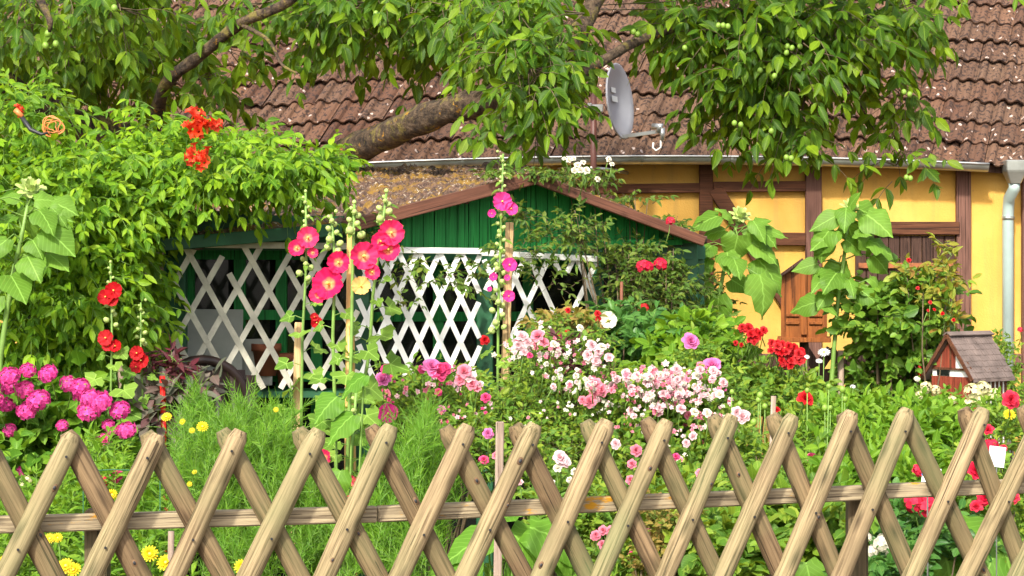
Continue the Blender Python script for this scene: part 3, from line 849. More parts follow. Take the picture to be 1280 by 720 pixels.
def build_downpipe():
    c = at(1268, 0, EAVE_D - .07); x = c.x; zg = ground(13)
    t = thing('downpipe', 'pale blue-green rain downpipe with a grey funnel head on the right of the yellow wall', 'pipe', (x, WALL_D - .08, zg))
    zt = eave_z(x) - .02
    f = MB(t.location)
    ya = EAVE_D - .07
    def ring(z, wx, wy): return [(x + sx * wx, ya + sy * wy, z) for sx, sy in ((-1, -1), (1, -1), (1, 1), (-1, 1))]
    V = ring(zt + .02, .07, .075) + ring(zt - .05, .065, .07) + ring(zt - .13, .035, .04)
    f.add(V, [(0, 1, 5, 4), (1, 2, 6, 5), (2, 3, 7, 6), (3, 0, 4, 7), (4, 5, 9, 8), (5, 6, 10, 9), (6, 7, 11, 10), (7, 4, 8, 11), (3, 2, 1, 0)])
    f.build('funnel', M['zinc'], t, bevel=.006)
    p = MB(t.location)
    yb = WALL_D - .07
    p.tube([(x, ya, zt - .12), (x, ya, zt - .16), (x - .01, ya + .10, zt - .22), (x - .01, yb - .01, zt - .27), (x - .01, yb, zt - .33), (x - .01, yb, zg - .05)], .037, 16)
    p.build('tube', M['pipe'], t, True)
    for z in (zt - .36, 1.2):
        c_ = MB(t.location); c_.tube([(x - .01, yb, z), (x - .01, yb, z + .022)], .042, 16); c_.build('clamp', M['zinc'], t, True)
build_downpipe()

def build_dish():
    base = at(742, 245, 12.9)
    t = thing('satellite_dish', 'grey satellite dish on a thin brown mast in front of the tiled roof', 'satellite dish', base)
    mp = MB(t.location); mp.tube([at(742, 300, 12.9), at(742, 103, 12.9)], .020, 10); mp.build('mast', M['mast'], t, True)
    c = at(766, 128, 12.82); nrm = Vector((.90, -.42, .10)).normalized(); up = (Vector((0.05, 0, 1)) - nrm * nrm.dot(Vector((0.05, 0, 1)))).normalized(); sd = up.cross(nrm)
    d = MB(t.location); n = 40; V = []; rad = .232
    for j, r in enumerate((0, .3, .6, .85, 1.0, 1.0, 1.04)):
        for k in range(n):
            a = 2 * math.pi * k / n
            z = .055 * r * r if j < 5 else (.040 if j == 5 else .045)
            V.append(c + sd * (r * math.cos(a) * rad * .9) + up * (r * math.sin(a) * rad) + nrm * (z if j != 6 else .052))
    d.add(V, [(j * n + k, j * n + (k + 1) % n, (j + 1) * n + (k + 1) % n, (j + 1) * n + k) for j in range(4) for k in range(n)] + [((4) * n + k, 4 * n + (k + 1) % n, 6 * n + (k + 1) % n, 6 * n + k) for k in range(n)] + [(6 * n + k, 6 * n + (k + 1) % n, 5 * n + (k + 1) % n, 5 * n + k) for k in range(n)])
    # back skin
    Vb = []
    for r in (0, .3, .6, .85, 1.0):
        for k in range(n):
            a = 2 * math.pi * k / n
            Vb.append(c + sd * (r * math.cos(a) * rad * .9) + up * (r * math.sin(a) * rad) + nrm * (.055 * r * r - .012))
    d.add(Vb, [(j * n + (k + 1) % n, j * n + k, (j + 1) * n + k, (j + 1) * n + (k + 1) % n) for j in range(4) for k in range(n)])
    d.build('reflector', M['dish'], t, True)
    st = MB(t.location)
    for (u, v_, w_, h_) in ((.02, .075, .07, .032), (.03, .02, .09, .036)):
        cc = c + sd * (u - .03) + up * v_ + nrm * .016
        st.add([cc + sd * a * w_ / 2 + up * b_ * h_ / 2 for a, b_ in ((-1, -1), (1, -1), (1, 1), (-1, 1))], [(0, 1, 2, 3)])
    st.build('sticker', M['white_tag'], t)
    ar = MB(t.location); a0 = c - up * .222 + nrm * .03; a1 = at(826, 164, 12.62)
    ar.bar(a0, a1, .016, .022, (0, 0, 1)); ar.build('arm', M['steel'], t)
    ln = MB(t.location); ln.tube([a1 + Vector((-.02, 0, -.01)), a1 + Vector((.0, 0, .03)), a1 + Vector((-.05, .02, .03))], [.018, .024, .02], 10)
    ln.tube([a1 + Vector((.01, 0, -.055)), a1 + Vector((.01, 0, .02))], .016, 10)
    ln.build('receiver', M['steel'], t, True)
    cb = MB(t.location); cb.tube([a1 + Vector((.0, 0, -.05)), a1 + Vector((.0, 0, -.10)), a1 + Vector((-.03, 0, -.12)), a1 + Vector((-.05, 0, -.10)), a1 + Vector((-.045, 0, -.07))], .006, 6)
    cb.build('cable', M['white_tag'], t, True)
    cl = MB(t.location); cl.box(at(744, 136, 12.88), (.10, .07, .05)); cl.box(at(737, 136, 12.86), (.03, .05, .07)); cl.build('clamp', M['steel'], t, bevel=.006)
    br = MB(t.location); br.tube([at(737, 210, 12.88), at(760, 212, 13.0), at(784, 216, 13.48)], .012, 8); br.build('wall_bracket', M['steel'], t, True)
build_dish()

# ------------------------------------------------------------------ garden shed
SA = Vector((at(215, 0, 8.0).x, 8.0)); SB = Vector((at(878, 0, 9.0).x, 9.0))
SN = Vector((-(SB - SA).y, (SB - SA).x)).normalized()     # towards the back
def on_front(px, py, off=0.0):
    """point of the shed's front plane (moved back by off) seen at a photo position"""
    A = SA + SN * off; dvec = SB - SA; k = (px - CX) / F
    # A.x + s dx = k (A.y + s dy)
    s = (k * A.y - A.x) / (dvec.x - k * dvec.y)
    y = A.y + s * dvec.y
    return at(px, py, y)

def build_shed():
    gz = ground(8.5)
    t = thing('garden_shed', 'green wooden garden shed with a low mossy gable roof and brown fascia boards', 'shed', (SB.x * .3, 8.6, gz))
    o = t.location; nb3 = Vector((SN.x, SN.y, 0))
    # gable boards
    gb = MB(o); n = 30
    x0, x1 = 445, 868
    for k in range(n):
        a, b_ = x0 + (x1 - x0) * k / n, x0 + (x1 - x0) * (k + 1) / n - 1.0
        def topy(px): return 283 - (px - 432) * .256 + 6 if px < 670 else 226 + (px - 670) * .368 + 4
        P = [on_front(a, 312 + (px_ := 0), .02) if False else on_front(a, 311 if a < 760 else 304, .02), on_front(b_, 311 if a < 760 else 304, .02), on_front(b_, topy(b_), .02), on_front(a, topy(a), .02)]
        j = Vector((0, rnd.uniform(-.002, .002), 0))
        gb.prism([p + j for p in P], nb3 * .02)
    gb.build('gable_board', M['green'], t)
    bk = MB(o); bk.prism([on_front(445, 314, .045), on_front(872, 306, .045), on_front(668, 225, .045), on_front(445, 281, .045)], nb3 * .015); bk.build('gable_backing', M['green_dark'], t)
    # header beams over the openings and left porch header
    hb = MB(o); hb.bar(on_front(205, 290, .06), on_front(452, 292, .06), .14, .05, (0, -1, 0)); hb.bar(on_front(445, 318, .05), on_front(878, 316, .05), .055, .05, (0, -1, 0))
    hb.build('header_beam', M['green_dark'], t)
    eb = MB(o); eb.prism([on_front(752, 300, -.01), on_front(850, 300, -.01), on_front(850, 306, -.01), on_front(752, 310, -.01)], nb3 * -.02); eb.build('eave_end', M['green'], t)
    # corner and frame posts, window bars behind the lattice
    for px in (222, 452, 606, 744, 862):
        q = on_front(px, 400, .06)
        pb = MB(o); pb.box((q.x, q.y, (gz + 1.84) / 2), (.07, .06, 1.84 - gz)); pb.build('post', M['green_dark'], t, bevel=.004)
    wf = MB(o)
    for px in (236, 300, 352, 396, 548, 660):
        wf.bar(on_front(px, 300, .30), on_front(px, 520, .30), .045, .04, (0, -1, 0))
    for (a, b_, y0, y1) in ((215, 452, 318, 319), (215, 452, 393, 394), (215, 452, 472, 470), (452, 745, 330, 330), (452, 745, 396, 395)):
        wf.bar(on_front(a, y0, .285), on_front(b_, y1, .285), .04, .035, (0, -1, 0))
    wf.build('window_frame', M['green'], t)
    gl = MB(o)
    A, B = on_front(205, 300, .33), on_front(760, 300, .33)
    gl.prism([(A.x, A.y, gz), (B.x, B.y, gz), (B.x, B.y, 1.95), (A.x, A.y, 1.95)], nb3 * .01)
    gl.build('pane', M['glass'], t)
    # closed body: sides, back
    L, Rr = on_front(205, 300, .06), on_front(872, 300, .06)
    db = nb3 * 2.2
    sw = MB(o)
    for q in (L, Rr):
        sw.prism([(q.x, q.y, gz), (q.x + db.x, q.y + db.y, gz), (q.x + db.x, q.y + db.y, 1.90), (q.x, q.y, 1.85)], Vector((.03, 0, 0)))
    sw.prism([(L.x + db.x, L.y + db.y, gz), (Rr.x + db.x, Rr.y + db.y, gz), (Rr.x + db.x, Rr.y + db.y, 1.90), (L.x + db.x, L.y + db.y, 1.90)], nb3 * .02)
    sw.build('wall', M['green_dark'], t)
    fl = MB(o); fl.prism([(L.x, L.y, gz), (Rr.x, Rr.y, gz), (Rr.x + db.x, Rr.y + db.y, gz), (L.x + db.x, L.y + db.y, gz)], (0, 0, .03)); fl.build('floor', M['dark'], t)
    # roof slabs
    def slab(name, A, B, C, D, th, mat, nx=90, ny=60, amp=.026):
        """A-B front edge, D-C back edge"""
        mb = MB(o); V = []
        for j in range(ny + 1):
            for i in range(nx + 1):
                u, v_ = i / nx, j / ny
                p = (A * (1 - u) + B * u) * (1 - v_) + (D * (1 - u) + C * u) * v_
                lap = ((v_ * 7) % 1) * .012
                p = p + Vector((0, 0, amp * (math.sin(u * 23 + v_ * 11) * math.sin(v_ * 31 + u * 7)) * .5 + rnd.uniform(-amp, amp) * .45 + lap))
                V.append(p)
        top = (nx + 1) * (ny + 1)
        W = [v_ - Vector((0, 0, th)) for v_ in V]
        fs = [(j * (nx + 1) + i, j * (nx + 1) + i + 1, (j + 1) * (nx + 1) + i + 1, (j + 1) * (nx + 1) + i) for j in range(ny) for i in range(nx)]
        fb = [tuple(top + q for q in f[::-1]) for f in fs]
        edge = [j for j in range(nx + 1)]
        fe = [(i, i + top, i + 1 + top, i + 1) for i in range(nx)]
        e0 = [(j * (nx + 1), (j + 1) * (nx + 1), (j + 1) * (nx + 1) + top, j * (nx + 1) + top) for j in range(ny)]
        e1 = [(j * (nx + 1) + nx, j * (nx + 1) + nx + top, (j + 1) * (nx + 1) + nx + top, (j + 1) * (nx + 1) + nx) for j in range(ny)]
        mb.add(V + W, fs + fb + fe + e0 + e1)
        mb.build(name, M[mat], t, True)
    Af = on_front(670, 217, -.12); Bf = on_front(432, 279, -.12); Cf = on_front(200, 300, -.12)
    Ab = at(600, 208, 11.0); Ab = Vector((Af.x - .55, Af.y + 2.3, Af.z + .20)); 
    Bb = at(410, 212, 10.6); Cb = at(230, 236, 10.0)
    slab('roof', Bf, Af, at(655, 209, 10.9), Bb, .03, 'moss')
    slab('roof', Cf, Bf + Vector((-.001, 0, 0)), Bb + Vector((-.001, 0, 0)), Cb, .03, 'moss', 40, 30)
    Ef = on_front(884, 296, -.12)
    slab('roof', Af + Vector((.002, 0, .0)), Ef, Ef + Vector((-.3, 2.1, .06)), at(657, 209, 10.9), .03, 'moss', 50, 30, .008)
    # fascia boards
    for (a, b_, w) in ((on_front(428, 285, -.15), on_front(671, 222, -.15), .052), (on_front(669.5, 224, -.16), on_front(880, 302, -.16), .042), (on_front(200, 306, -.15), on_front(427, 286.5, -.15), .05)):
        mb = MB(Vector((0, 0, 0))); 
        mid = (a + b_) / 2; Lh = (b_ - a).length / 2
        mb.box((0, 0, 0), (2 * Lh, .022, w))
        ob = mb.build('fascia_board', M['fascia' if b_.x > -.5 else 'green_dark'], t, bevel=.003)
        ob.location = mid - o
        ob.rotation_euler = (b_ - a).to_track_quat('X', 'Z').to_euler()
    return t
shed = build_shed()

def lattice(name_label, px0, px1, ytop0, ytop1, ybot, sp_a, sp_b, sl_a, sl_b, w, mat, off, skip=(), clip=None):
    t = thing('lattice_panel', name_label, 'lattice', on_front((px0 + px1) / 2, ybot, off))
    mb = MB(t.location); H = ybot - ytop0
    def topy(px): return ytop0 + (ytop1 - ytop0) * (px - px0) / (px1 - px0)
    cnt = 0
    for sgn, sp, sl, lay in ((1, sp_a, sl_a, 0), (-1, sp_b, sl_b, 1)):
        x = px0 - H
        while x < px1 + H:
            cnt += 1
            # top point at x, going down with dx = -sgn*sl per unit y
            ya, yb = 0.0, H
            # cut to the panel's sides
            def xx(y): return x - sgn * sl * y
            ys = [y for y in np.linspace(0, H, 90) if px0 <= xx(y) <= px1 and (clip is None or clip(xx(y), topy(xx(y)) + y, cnt))]
            if len(ys) > 4:
                a, b_ = ys[0], ys[-1]
                if (sgn, round((x - px0) / sp)) in skip: a = a + (b_ - a) * skip[(sgn, round((x - px0) / sp))]
                j = rnd.uniform(-1.2, 1.2)
                mb.bar(on_front(xx(a) + j, topy(xx(a)) + a, off - .008 * lay), on_front(xx(b_) + j * .3, topy(xx(b_)) + b_, off - .008 * lay), w, .008, (0, -1, 0))
            x += sp + rnd.uniform(-.8, .8)
    mb.build('slats', M[mat], t)
    tr = MB(t.location); tr.bar(on_front(px0 - 2, ytop0, off - .018), on_front(px1 + 2, ytop1, off - .018), w * 1.15, .014, (0, -1, 0)); tr.build('top_rail', M[mat], t, bevel=.002)
    return t
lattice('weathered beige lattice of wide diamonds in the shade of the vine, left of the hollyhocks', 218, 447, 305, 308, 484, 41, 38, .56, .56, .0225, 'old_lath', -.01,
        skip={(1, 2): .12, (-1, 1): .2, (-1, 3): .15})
lattice('bright white lattice of narrow diamonds under the green gable', 447, 600, 312, 314, 470, 26, 26, .46, .46, .0215, 'white_lath', -.03)
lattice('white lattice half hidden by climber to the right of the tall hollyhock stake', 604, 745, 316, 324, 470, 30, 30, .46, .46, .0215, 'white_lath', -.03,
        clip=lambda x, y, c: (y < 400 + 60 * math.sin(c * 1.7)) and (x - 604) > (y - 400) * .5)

def build_interior():
    c = on_front(258, 470, .2)
    for (px, py, w, h, rz, lab) in ((262, 440, .26, .27, .1, 'large pale board leaning against the shed window behind the beige lattice'), (318, 452, .15, .19, -.2, 'smaller pale board standing beside the terracotta pot behind the lattice')):
        t = MB((0, 0, 0)); t.box((0, 0, h / 2), (w, .012, h), Matrix.Rotation(rz, 3, 'Z')); p = on_front(px, py + 30, .2)
        o_ = t.build('board', M['card'], None, bevel=.002); o_.location = p; o_.rotation_euler = (-.12, 0, 0); tag(o_, lab, 'board')
    s_ = MB((0, 0, 0)); p = on_front(300, 486, .17)
    gz = ground(8.4)
    t = thing('shelf', 'low dark green shelf inside the shed porch behind the beige lattice', 'shelf', (p.x, p.y + .06, gz))
    m1 = MB((0, 0, 0)); m1.box((0, 0, p.z - gz - .02), (1.0, .22, .025)); m1.build('board', M['green_dark'], t)
    for sx in (-.45, .45):
        m1 = MB((0, 0, 0)); m1.box((sx, 0, (p.z - gz - .035) / 2), (.04, .2, p.z - gz - .035)); m1.build('leg', M['green_dark'], t)
    for i, (px, py, r, lab) in enumerate(((333, 448, .055, 'upper terracotta flower pot behind the beige lattice'), (358, 460, .045, 'small terracotta flower pot on the shelf beside a larger one'))):
        q = on_front(px, py, .19); mb = MB((0, 0, 0)); n = 18; V = []
        zz = [(-.07, r * .72), (.03, r), (.03, r * 1.12), (.06, r * 1.12), (.06, r * .95), (-.05, r * .68)]
        for z, rr in zz:
            for k in range(n): V.append((rr * math.cos(2 * math.pi * k / n), rr * math.sin(2 * math.pi * k / n), z))
        mb.add(V, [(j * n + k, j * n + (k + 1) % n, (j + 1) * n + (k + 1) % n, (j + 1) * n + k) for j in range(5) for k in range(n)] + [tuple(range(n))[::-1]])
        o_ = mb.build('flower_pot', M['terracotta'], None, True); o_.location = q; tag(o_, lab, 'flower pot')
build_interior()

def build_chair():
    p = at(281, 488, 7.55); gz = ground(7.6)
    t = thing('garden_chair', 'dark brown plastic garden chair with rounded slotted back in front of the lattice', 'chair', (p.x, 7.55, gz), rotz=R(25))
    sz = .44; W = .19
    s = MB(); s.box((0, 0, sz), (.46, .44, .03)); s.build('seat', M['plastic_brown'], t, bevel=.01)
    b_ = MB(); n = 14; top = p.z - gz + .10
    pts = []
    for k in range(n + 1):
        a = math.pi * k / n; pts.append((-W * math.cos(a) * .95, .22 + .08, top - .18 + .18 * math.sin(a)))
    pts = [(-W * .8, .20, sz)] + pts + [(W * .8, .20, sz)]
    b_.tube(pts, .02, 8)
    for k in range(-3, 4):
        x = k * .062; b_.bar((x, .215, sz + .02), (x * 1.05, .30, top - .02 - abs(k) * .014), .040, .01, (0, -1, 0))
    b_.bar((-W * .9, .27, sz + .26), (W * .9, .27, sz + .26), .05, .014, (0, -1, 0))
    b_.bar((-W * .9, .298, top - .12), (W * .9, .298, top - .12), .16, .010, (0, -1, 0))
    b_.build('backrest', M['plastic_brown'], t, True)
    for sx in (-1, 1):
        a_ = MB(); a_.tube([(sx * .24, .26, sz + .22), (sx * .27, 0, sz + .22), (sx * .26, -.2, sz + .20), (sx * .25, -.22, sz + .02)], .02, 8); a_.build('armrest', M['plastic_brown'], t, True)
        for sy in (-1, 1):
            l = MB(); l.tube([(sx * .21, sy * .2, sz), (sx * .24, sy * .24, 0)], [.025, .018], 8); l.build('leg', M['plastic_brown'], t, True)
build_chair()
# @@GARDEN
# ------------------------------------------------------------------ foreground crossed-pole fence
FD0, FD1 = 3.95, 4.72
FA = Vector((at(0, 0, FD0).x, FD0)); FB = Vector((at(1280, 0, FD1).x, FD1))
FN = Vector((-(FB - FA).y, (FB - FA).x)).normalized()
def on_fence(px, py, off=0.0):
    A = FA + FN * off; dv = FB - FA; k = (px - CX) / F
    s = (k * A.y - A.x) / (dv.x - k * dv.y)
    return at(px, py, A.y + s * dv.y)

def pole_mesh(L, r, seed):
    """half-round pole, flat side at the back (+Y), bevelled cut at the upper end; runs from z=-L to z=0"""
    q = random.Random(seed); mb = MB(); n = 12; V = []
    zs = [-L, -L * .8, -L * .6, -L * .5, -L * .42, -L * .35, -L * .28, -L * .22, -L * .17, -L * .12, -L * .07, -.04, -.018, 0]
    kx, ky = q.uniform(-.0025, .0025), q.uniform(0, 6)
    for i, z in enumerate(zs):
        rr = r * (1 + q.uniform(-.035, .035)) * (1 + .06 * (-z / L)) ; rr *= (.80 if i == len(zs) - 2 and False else 1)
        if z == 0: rr = r * .62
        elif z == -.018: rr = r * .95
        ox = kx * math.sin(z * 4 + ky)
        for k in range(n + 1):
            a = math.pi + math.pi * k / n          # front half: y negative
            rr_ = rr * (1 + q.uniform(-.02, .02))
            V.append((ox + rr_ * math.cos(a), rr * math.sin(a) * .95 + .004, z))
        V.append((ox + rr * .93, .012, z)); V.append((ox - rr * .93, .012, z))
    m_ = n + 3
    fs = [(i * m_ + k, i * m_ + (k + 1) % m_, (i + 1) * m_ + (k + 1) % m_, (i + 1) * m_ + k) for i in range(len(zs) - 1) for k in range(m_)]
    fs.append(tuple((len(zs) - 1) * m_ + k for k in range(m_))); fs.append(tuple(range(m_))[::-1])
    mb.add(V, fs)
    for k in range(q.choice((1, 2, 2, 3))):       # branch knots
        a = q.uniform(-.75, .75); z = -q.uniform(.06, .62); s = q.uniform(.7, 1.2)
        c = Vector((r * .97 * math.sin(a), -r * .90 * math.cos(a) + .004, z))
        mb.sphere(c, .0058 * s, 10, 2, (1, .55, 1.5)); mb.sphere(c + Vector((.0006 * math.sin(a), -.0022 * s, 0)), .0032 * s, 8, 1, (1, .5, 1.4))
    return mb

M['knot'] = simple('knot_wood', (0.15, 0.085, 0.04), .8, var=.4, scale=60)
def build_fence():
    t = thing('wooden_fence', 'crossed-pole wooden garden fence of half-round pickets nailed to a rail, in the foreground', 'fence', (0, 4.35, 0))
    front = [(-8, 549, -100), (93, 543, 7), (198, 543, 116), (301, 538, 220), (401, 538, 312), (490, 532, 408), (587, 532, 502), (671, 531, 585), (761, 526, 677), (836, 526, 752), (916, 519, 833), (992, 519, 905), (1067, 515, 983), (1137, 512, 1053), (1231, 511, 1142), (1310, 509, 1211), (1372, 507, 1274)]
    back = [(-118, 552, -30), (-22, 550, 64), (83, 541, 175), (182, 542, 279), (278, 538, 373), (373, 537, 470), (463, 534, 558), (557, 534, 655), (644, 532, 736), (733, 527, 823), (808, 524, 897), (892, 521, 978), (966, 519, 1048), (1054, 517, 1139), (1130, 515, 1226), (1206, 511, 1282), (1278, 509, 1368)]
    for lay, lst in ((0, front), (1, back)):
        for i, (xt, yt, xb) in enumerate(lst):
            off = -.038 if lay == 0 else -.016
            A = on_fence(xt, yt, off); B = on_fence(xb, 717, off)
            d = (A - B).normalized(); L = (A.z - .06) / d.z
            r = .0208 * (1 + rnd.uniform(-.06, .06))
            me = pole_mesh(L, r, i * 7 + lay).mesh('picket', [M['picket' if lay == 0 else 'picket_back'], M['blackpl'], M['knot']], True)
            ob = link('picket', me, None, t)
            z = d; y = Vector((FN.x, FN.y, 0)); x = y.cross(z).normalized(); y = z.cross(x)
            ob.matrix_local = Matrix.Translation(A - t.location) @ Matrix((x, y, z)).transposed().to_4x4()
            me.set_sharp_from_angle(angle=R(38))
            # nails: crossing with the neighbours and with the rail
            if lay == 0:
                for k in range(2):
                    nb_ = MB()
                    zz = -(.045 if k == 0 else .235) + rnd.uniform(-.008, .008)
                    xo = rnd.uniform(-.004, .004)
                    nb_.tube([(xo, -r * .95 + .002, zz), (xo, -r * .95 - .0012, zz)], .0026, 8)
                    nb_.build('nail', M['blackpl'], ob)
    # rail in three boards, posts behind it
    def rail(p0, y0, p1, y1):
        A, B = on_fence(p0, y0, .016), on_fence(p1, y1, .016)
        mb = MB((0, 0, 0)); Lh = (B - A).length / 2
        nx = 40; h = .0165; V = []
        mb.box((0, 0, 0), (2 * Lh, .024, 2 * h))
        ob = mb.build('rail', M['rail'], t, bevel=.003)
        ob.location = (A + B) / 2 - t.location; ob.rotation_euler = (B - A).to_track_quat('X', 'Z').to_euler()
    rail(-260, 663, 470, 642.5); rail(471.5, 642.5, 1083, 615.5); rail(1085.5, 614.5, 1420, 602.5)
    for px, py in ((122, 636), (1071, 622), (-700, 660), (1900, 600)):
        q = on_fence(px, py, .06); mb = MB((0, 0, 0)); mb.box((0, 0, 0), (.045, .045, q.z + .3)); o_ = mb.build('post', M['post_wood'], t, bevel=.004)
        o_.location = Vector((q.x, q.y, (q.z + .0) / 2 - .15)) - t.location
build_fence()

# ------------------------------------------------------------------ plant builders
def stems_from(parent, base, tips, r, mat='woody', n=6, rough=.0):
    mb = MB(parent.location)
    for q in tips:
        q = Vector(q); b_ = Vector(base) + Vector((rnd.uniform(-.04, .04), rnd.uniform(-.04, .04), 0))
        m1 = b_.lerp(q, .4) + Vector((rnd.uniform(-.04, .04), rnd.uniform(-.03, .03), .05)); m2 = b_.lerp(q, .75) + Vector((rnd.uniform(-.03, .03), rnd.uniform(-.03, .03), .03))
        mb.tube([b_, m1, m2, q], [r, r * .8, r * .6, r * .3], n, rough=rough)
    mb.build('stem', M[mat], parent, True)

def bush(name, label, cat, blobs, lm='rose', size=.04, L=.12, k=3, T=T_OVAL, droop=.4, base=None, flowers=(), stem_mat='woody', stem_r=.006, opp=True, jit=.4, reach=9999, group=None, up=.55, ang=55, sm='stem', front=.15, leafdroop=.15, shell=.45, nstem=3):
    """blobs: (px, py, rx, ry, d, rd, n). flowers: (mesh key, px, py, size m[, d])"""
    cx = sum(b_[0] for b_ in blobs) / len(blobs); d = sum(b_[4] for b_ in blobs) / len(blobs)
    bx = base if base is not None else cx
    p0 = at(bx, 500, d); gz = ground(d)
    t = thing(name, label, cat, (p0.x, d, gz), group=group)
    fo = Foliage(); tips = []
    fine = lm == 'rose' and size < .04
    if fine: size *= .86
    for (px, py, rx, ry, dd, rd, n) in blobs:
        P, O = blob_points(px, py, rx, ry, dd, rd, int(n * (1.35 if fine else 1)), shell)
        keep = P[:, 2] > ground(dd) + .02
        P, O = P[keep], O[keep]
        D = norm(O * .9 + UPV * up + rng.normal(0, .3, P.shape))
        nref = norm(UPV * .55 + O * .35 + SUNV * .35 + np.array([0, -front, 0]) + rng.normal(0, .15, P.shape))
        fo.sprigs(P - D * L * .5, D, L * rng.uniform(.7, 1.2, len(P)), k, size, T, droop, ang, nref, jit, opp, stem=max(.0008, size * .028), leafdroop=leafdroop)
        idx = rng.choice(len(P), min(len(P), nstem) if abs(px - bx) < reach else 0, replace=False)
        tips += [tuple(P[i]) for i in idx]
    fo.build('foliage', LM[lm], M[sm], t, t.location)
    stems_from(t, t.location, tips, stem_r, stem_mat)
    fp = []
    for f in flowers:
        key, px, py, s = f[:4]
        dd = f[4] if len(f) > 4 else d - max(b_[5] for b_ in blobs) * .95 - .02
        p = at(px, py, dd); fp.append(p)
        up_ = .9 if key in ('hydr', 'ger', 'crim', 'cream', 'wclus') else .45
        put('flower', FL[key], p, s, facing(up_, .35), t)
    if fp: face_stems(t, fp, .0018)
    return t

def leaf_on_petiole(fo, A, tip_dir, plen, size, T, nref, r=.003):
    A = np.array(A, float); d = np.array(tip_dir, float); d /= np.linalg.norm(d)
    B = A + d * plen * .6 + np.array([0, 0, .12 * plen]); C = A + d * plen
    fo.stems(A[None], B[None], r, r * .85); fo.stems(B[None], C[None], r * .85, r * .7)
    fo.leaves(C[None], (d * .8 + np.array([0, 0, -.55]) + rng.normal(0, .12, 3))[None], np.array(nref, float)[None], size, T)

def hollyhock(label, path, d, flowers, buds, leaves, r=.006, leaf=.07, size_bud=.009, group='hollyhock stalks among the garden flowers'):
    """path: stalk points in the photo from top to bottom; flowers (key, px, py, size); buds (y0, y1, n); leaves (y0, y1, n)"""
    gz = ground(d); b0 = at(path[-1][0], path[-1][1], d)
    t = thing('hollyhock', label, 'hollyhock', (b0.x, d, gz), group=group)
    pts = [at(x, y, d) for x, y in path] + [Vector((b0.x, d, gz))]
    def on(py):
        for (xa, ya), (xb, yb) in zip(path[:-1], path[1:]):
            if ya <= py <= yb: return at(xa + (xb - xa) * (py - ya) / (yb - ya), py, d)
        return at(path[-1][0], py, d)
    mb = MB(t.location); nn = len(pts)
    mb.tube(pts, [r * 1.25 * (.6 + .4 * i / (nn - 1)) for i in range(nn)], 8); mb.build('stalk', M['stem'], t, True)
    fo = Foliage()
    y0, y1, n = buds
    for i in range(n):
        py = y0 + (y1 - y0) * (i + .3) / n; s = size_bud * 1.05 * (.6 + .6 * i / n) * rnd.uniform(.85, 1.15)
        a = i * 2.4 + rnd.uniform(-.3, .3); q = on(py); dirv = Vector((math.cos(a), math.sin(a) * .8 - .2, .3))
        if i == 0: dirv = Vector((0, 0, 1))
        p = q + dirv.normalized() * s * (1.3 + .8 * i / n)
        put('bud', BUD, p, s, dirv + Vector((0, 0, .4)), t)
        if i % 2: leaf_on_petiole(fo, q, dirv, .012, leaf * rnd.uniform(.25, .4), T_OVAL, (.2, -.5, .8), .0012)
    y0, y1, n = leaves
    for i in range(n):
        py = y0 + (y1 - y0) * (i + rnd.uniform(.1, .9)) / max(1, n); q = on(py); a = i * 2.4 + rnd.uniform(-.5, .5)
        dv = (math.cos(a), math.sin(a) * .7 - .2, .15)
        s = leaf * (.55 + .6 * i / max(1, n)) * rnd.uniform(.8, 1.2)
        leaf_on_petiole(fo, q, dv, s * .75, s, T_PALM, (rnd.uniform(-.3, .3) - .1, -.55, .8), .0018)
    fo.build('foliage', LM['hollyhock'], M['stem'], t, t.location)
    for (key, px, py, s) in flowers:
        p = at(px, py, d) + Vector((0, -.03, 0))
        q = on(py + 8)
        side = (p.x - q.x) * 6
        put('flower', FL[key], p, s, Vector((max(-.9, min(.9, side)) + rnd.uniform(-.15, .15), -1, .15 + rnd.uniform(-.1, .2))), t)
    return t

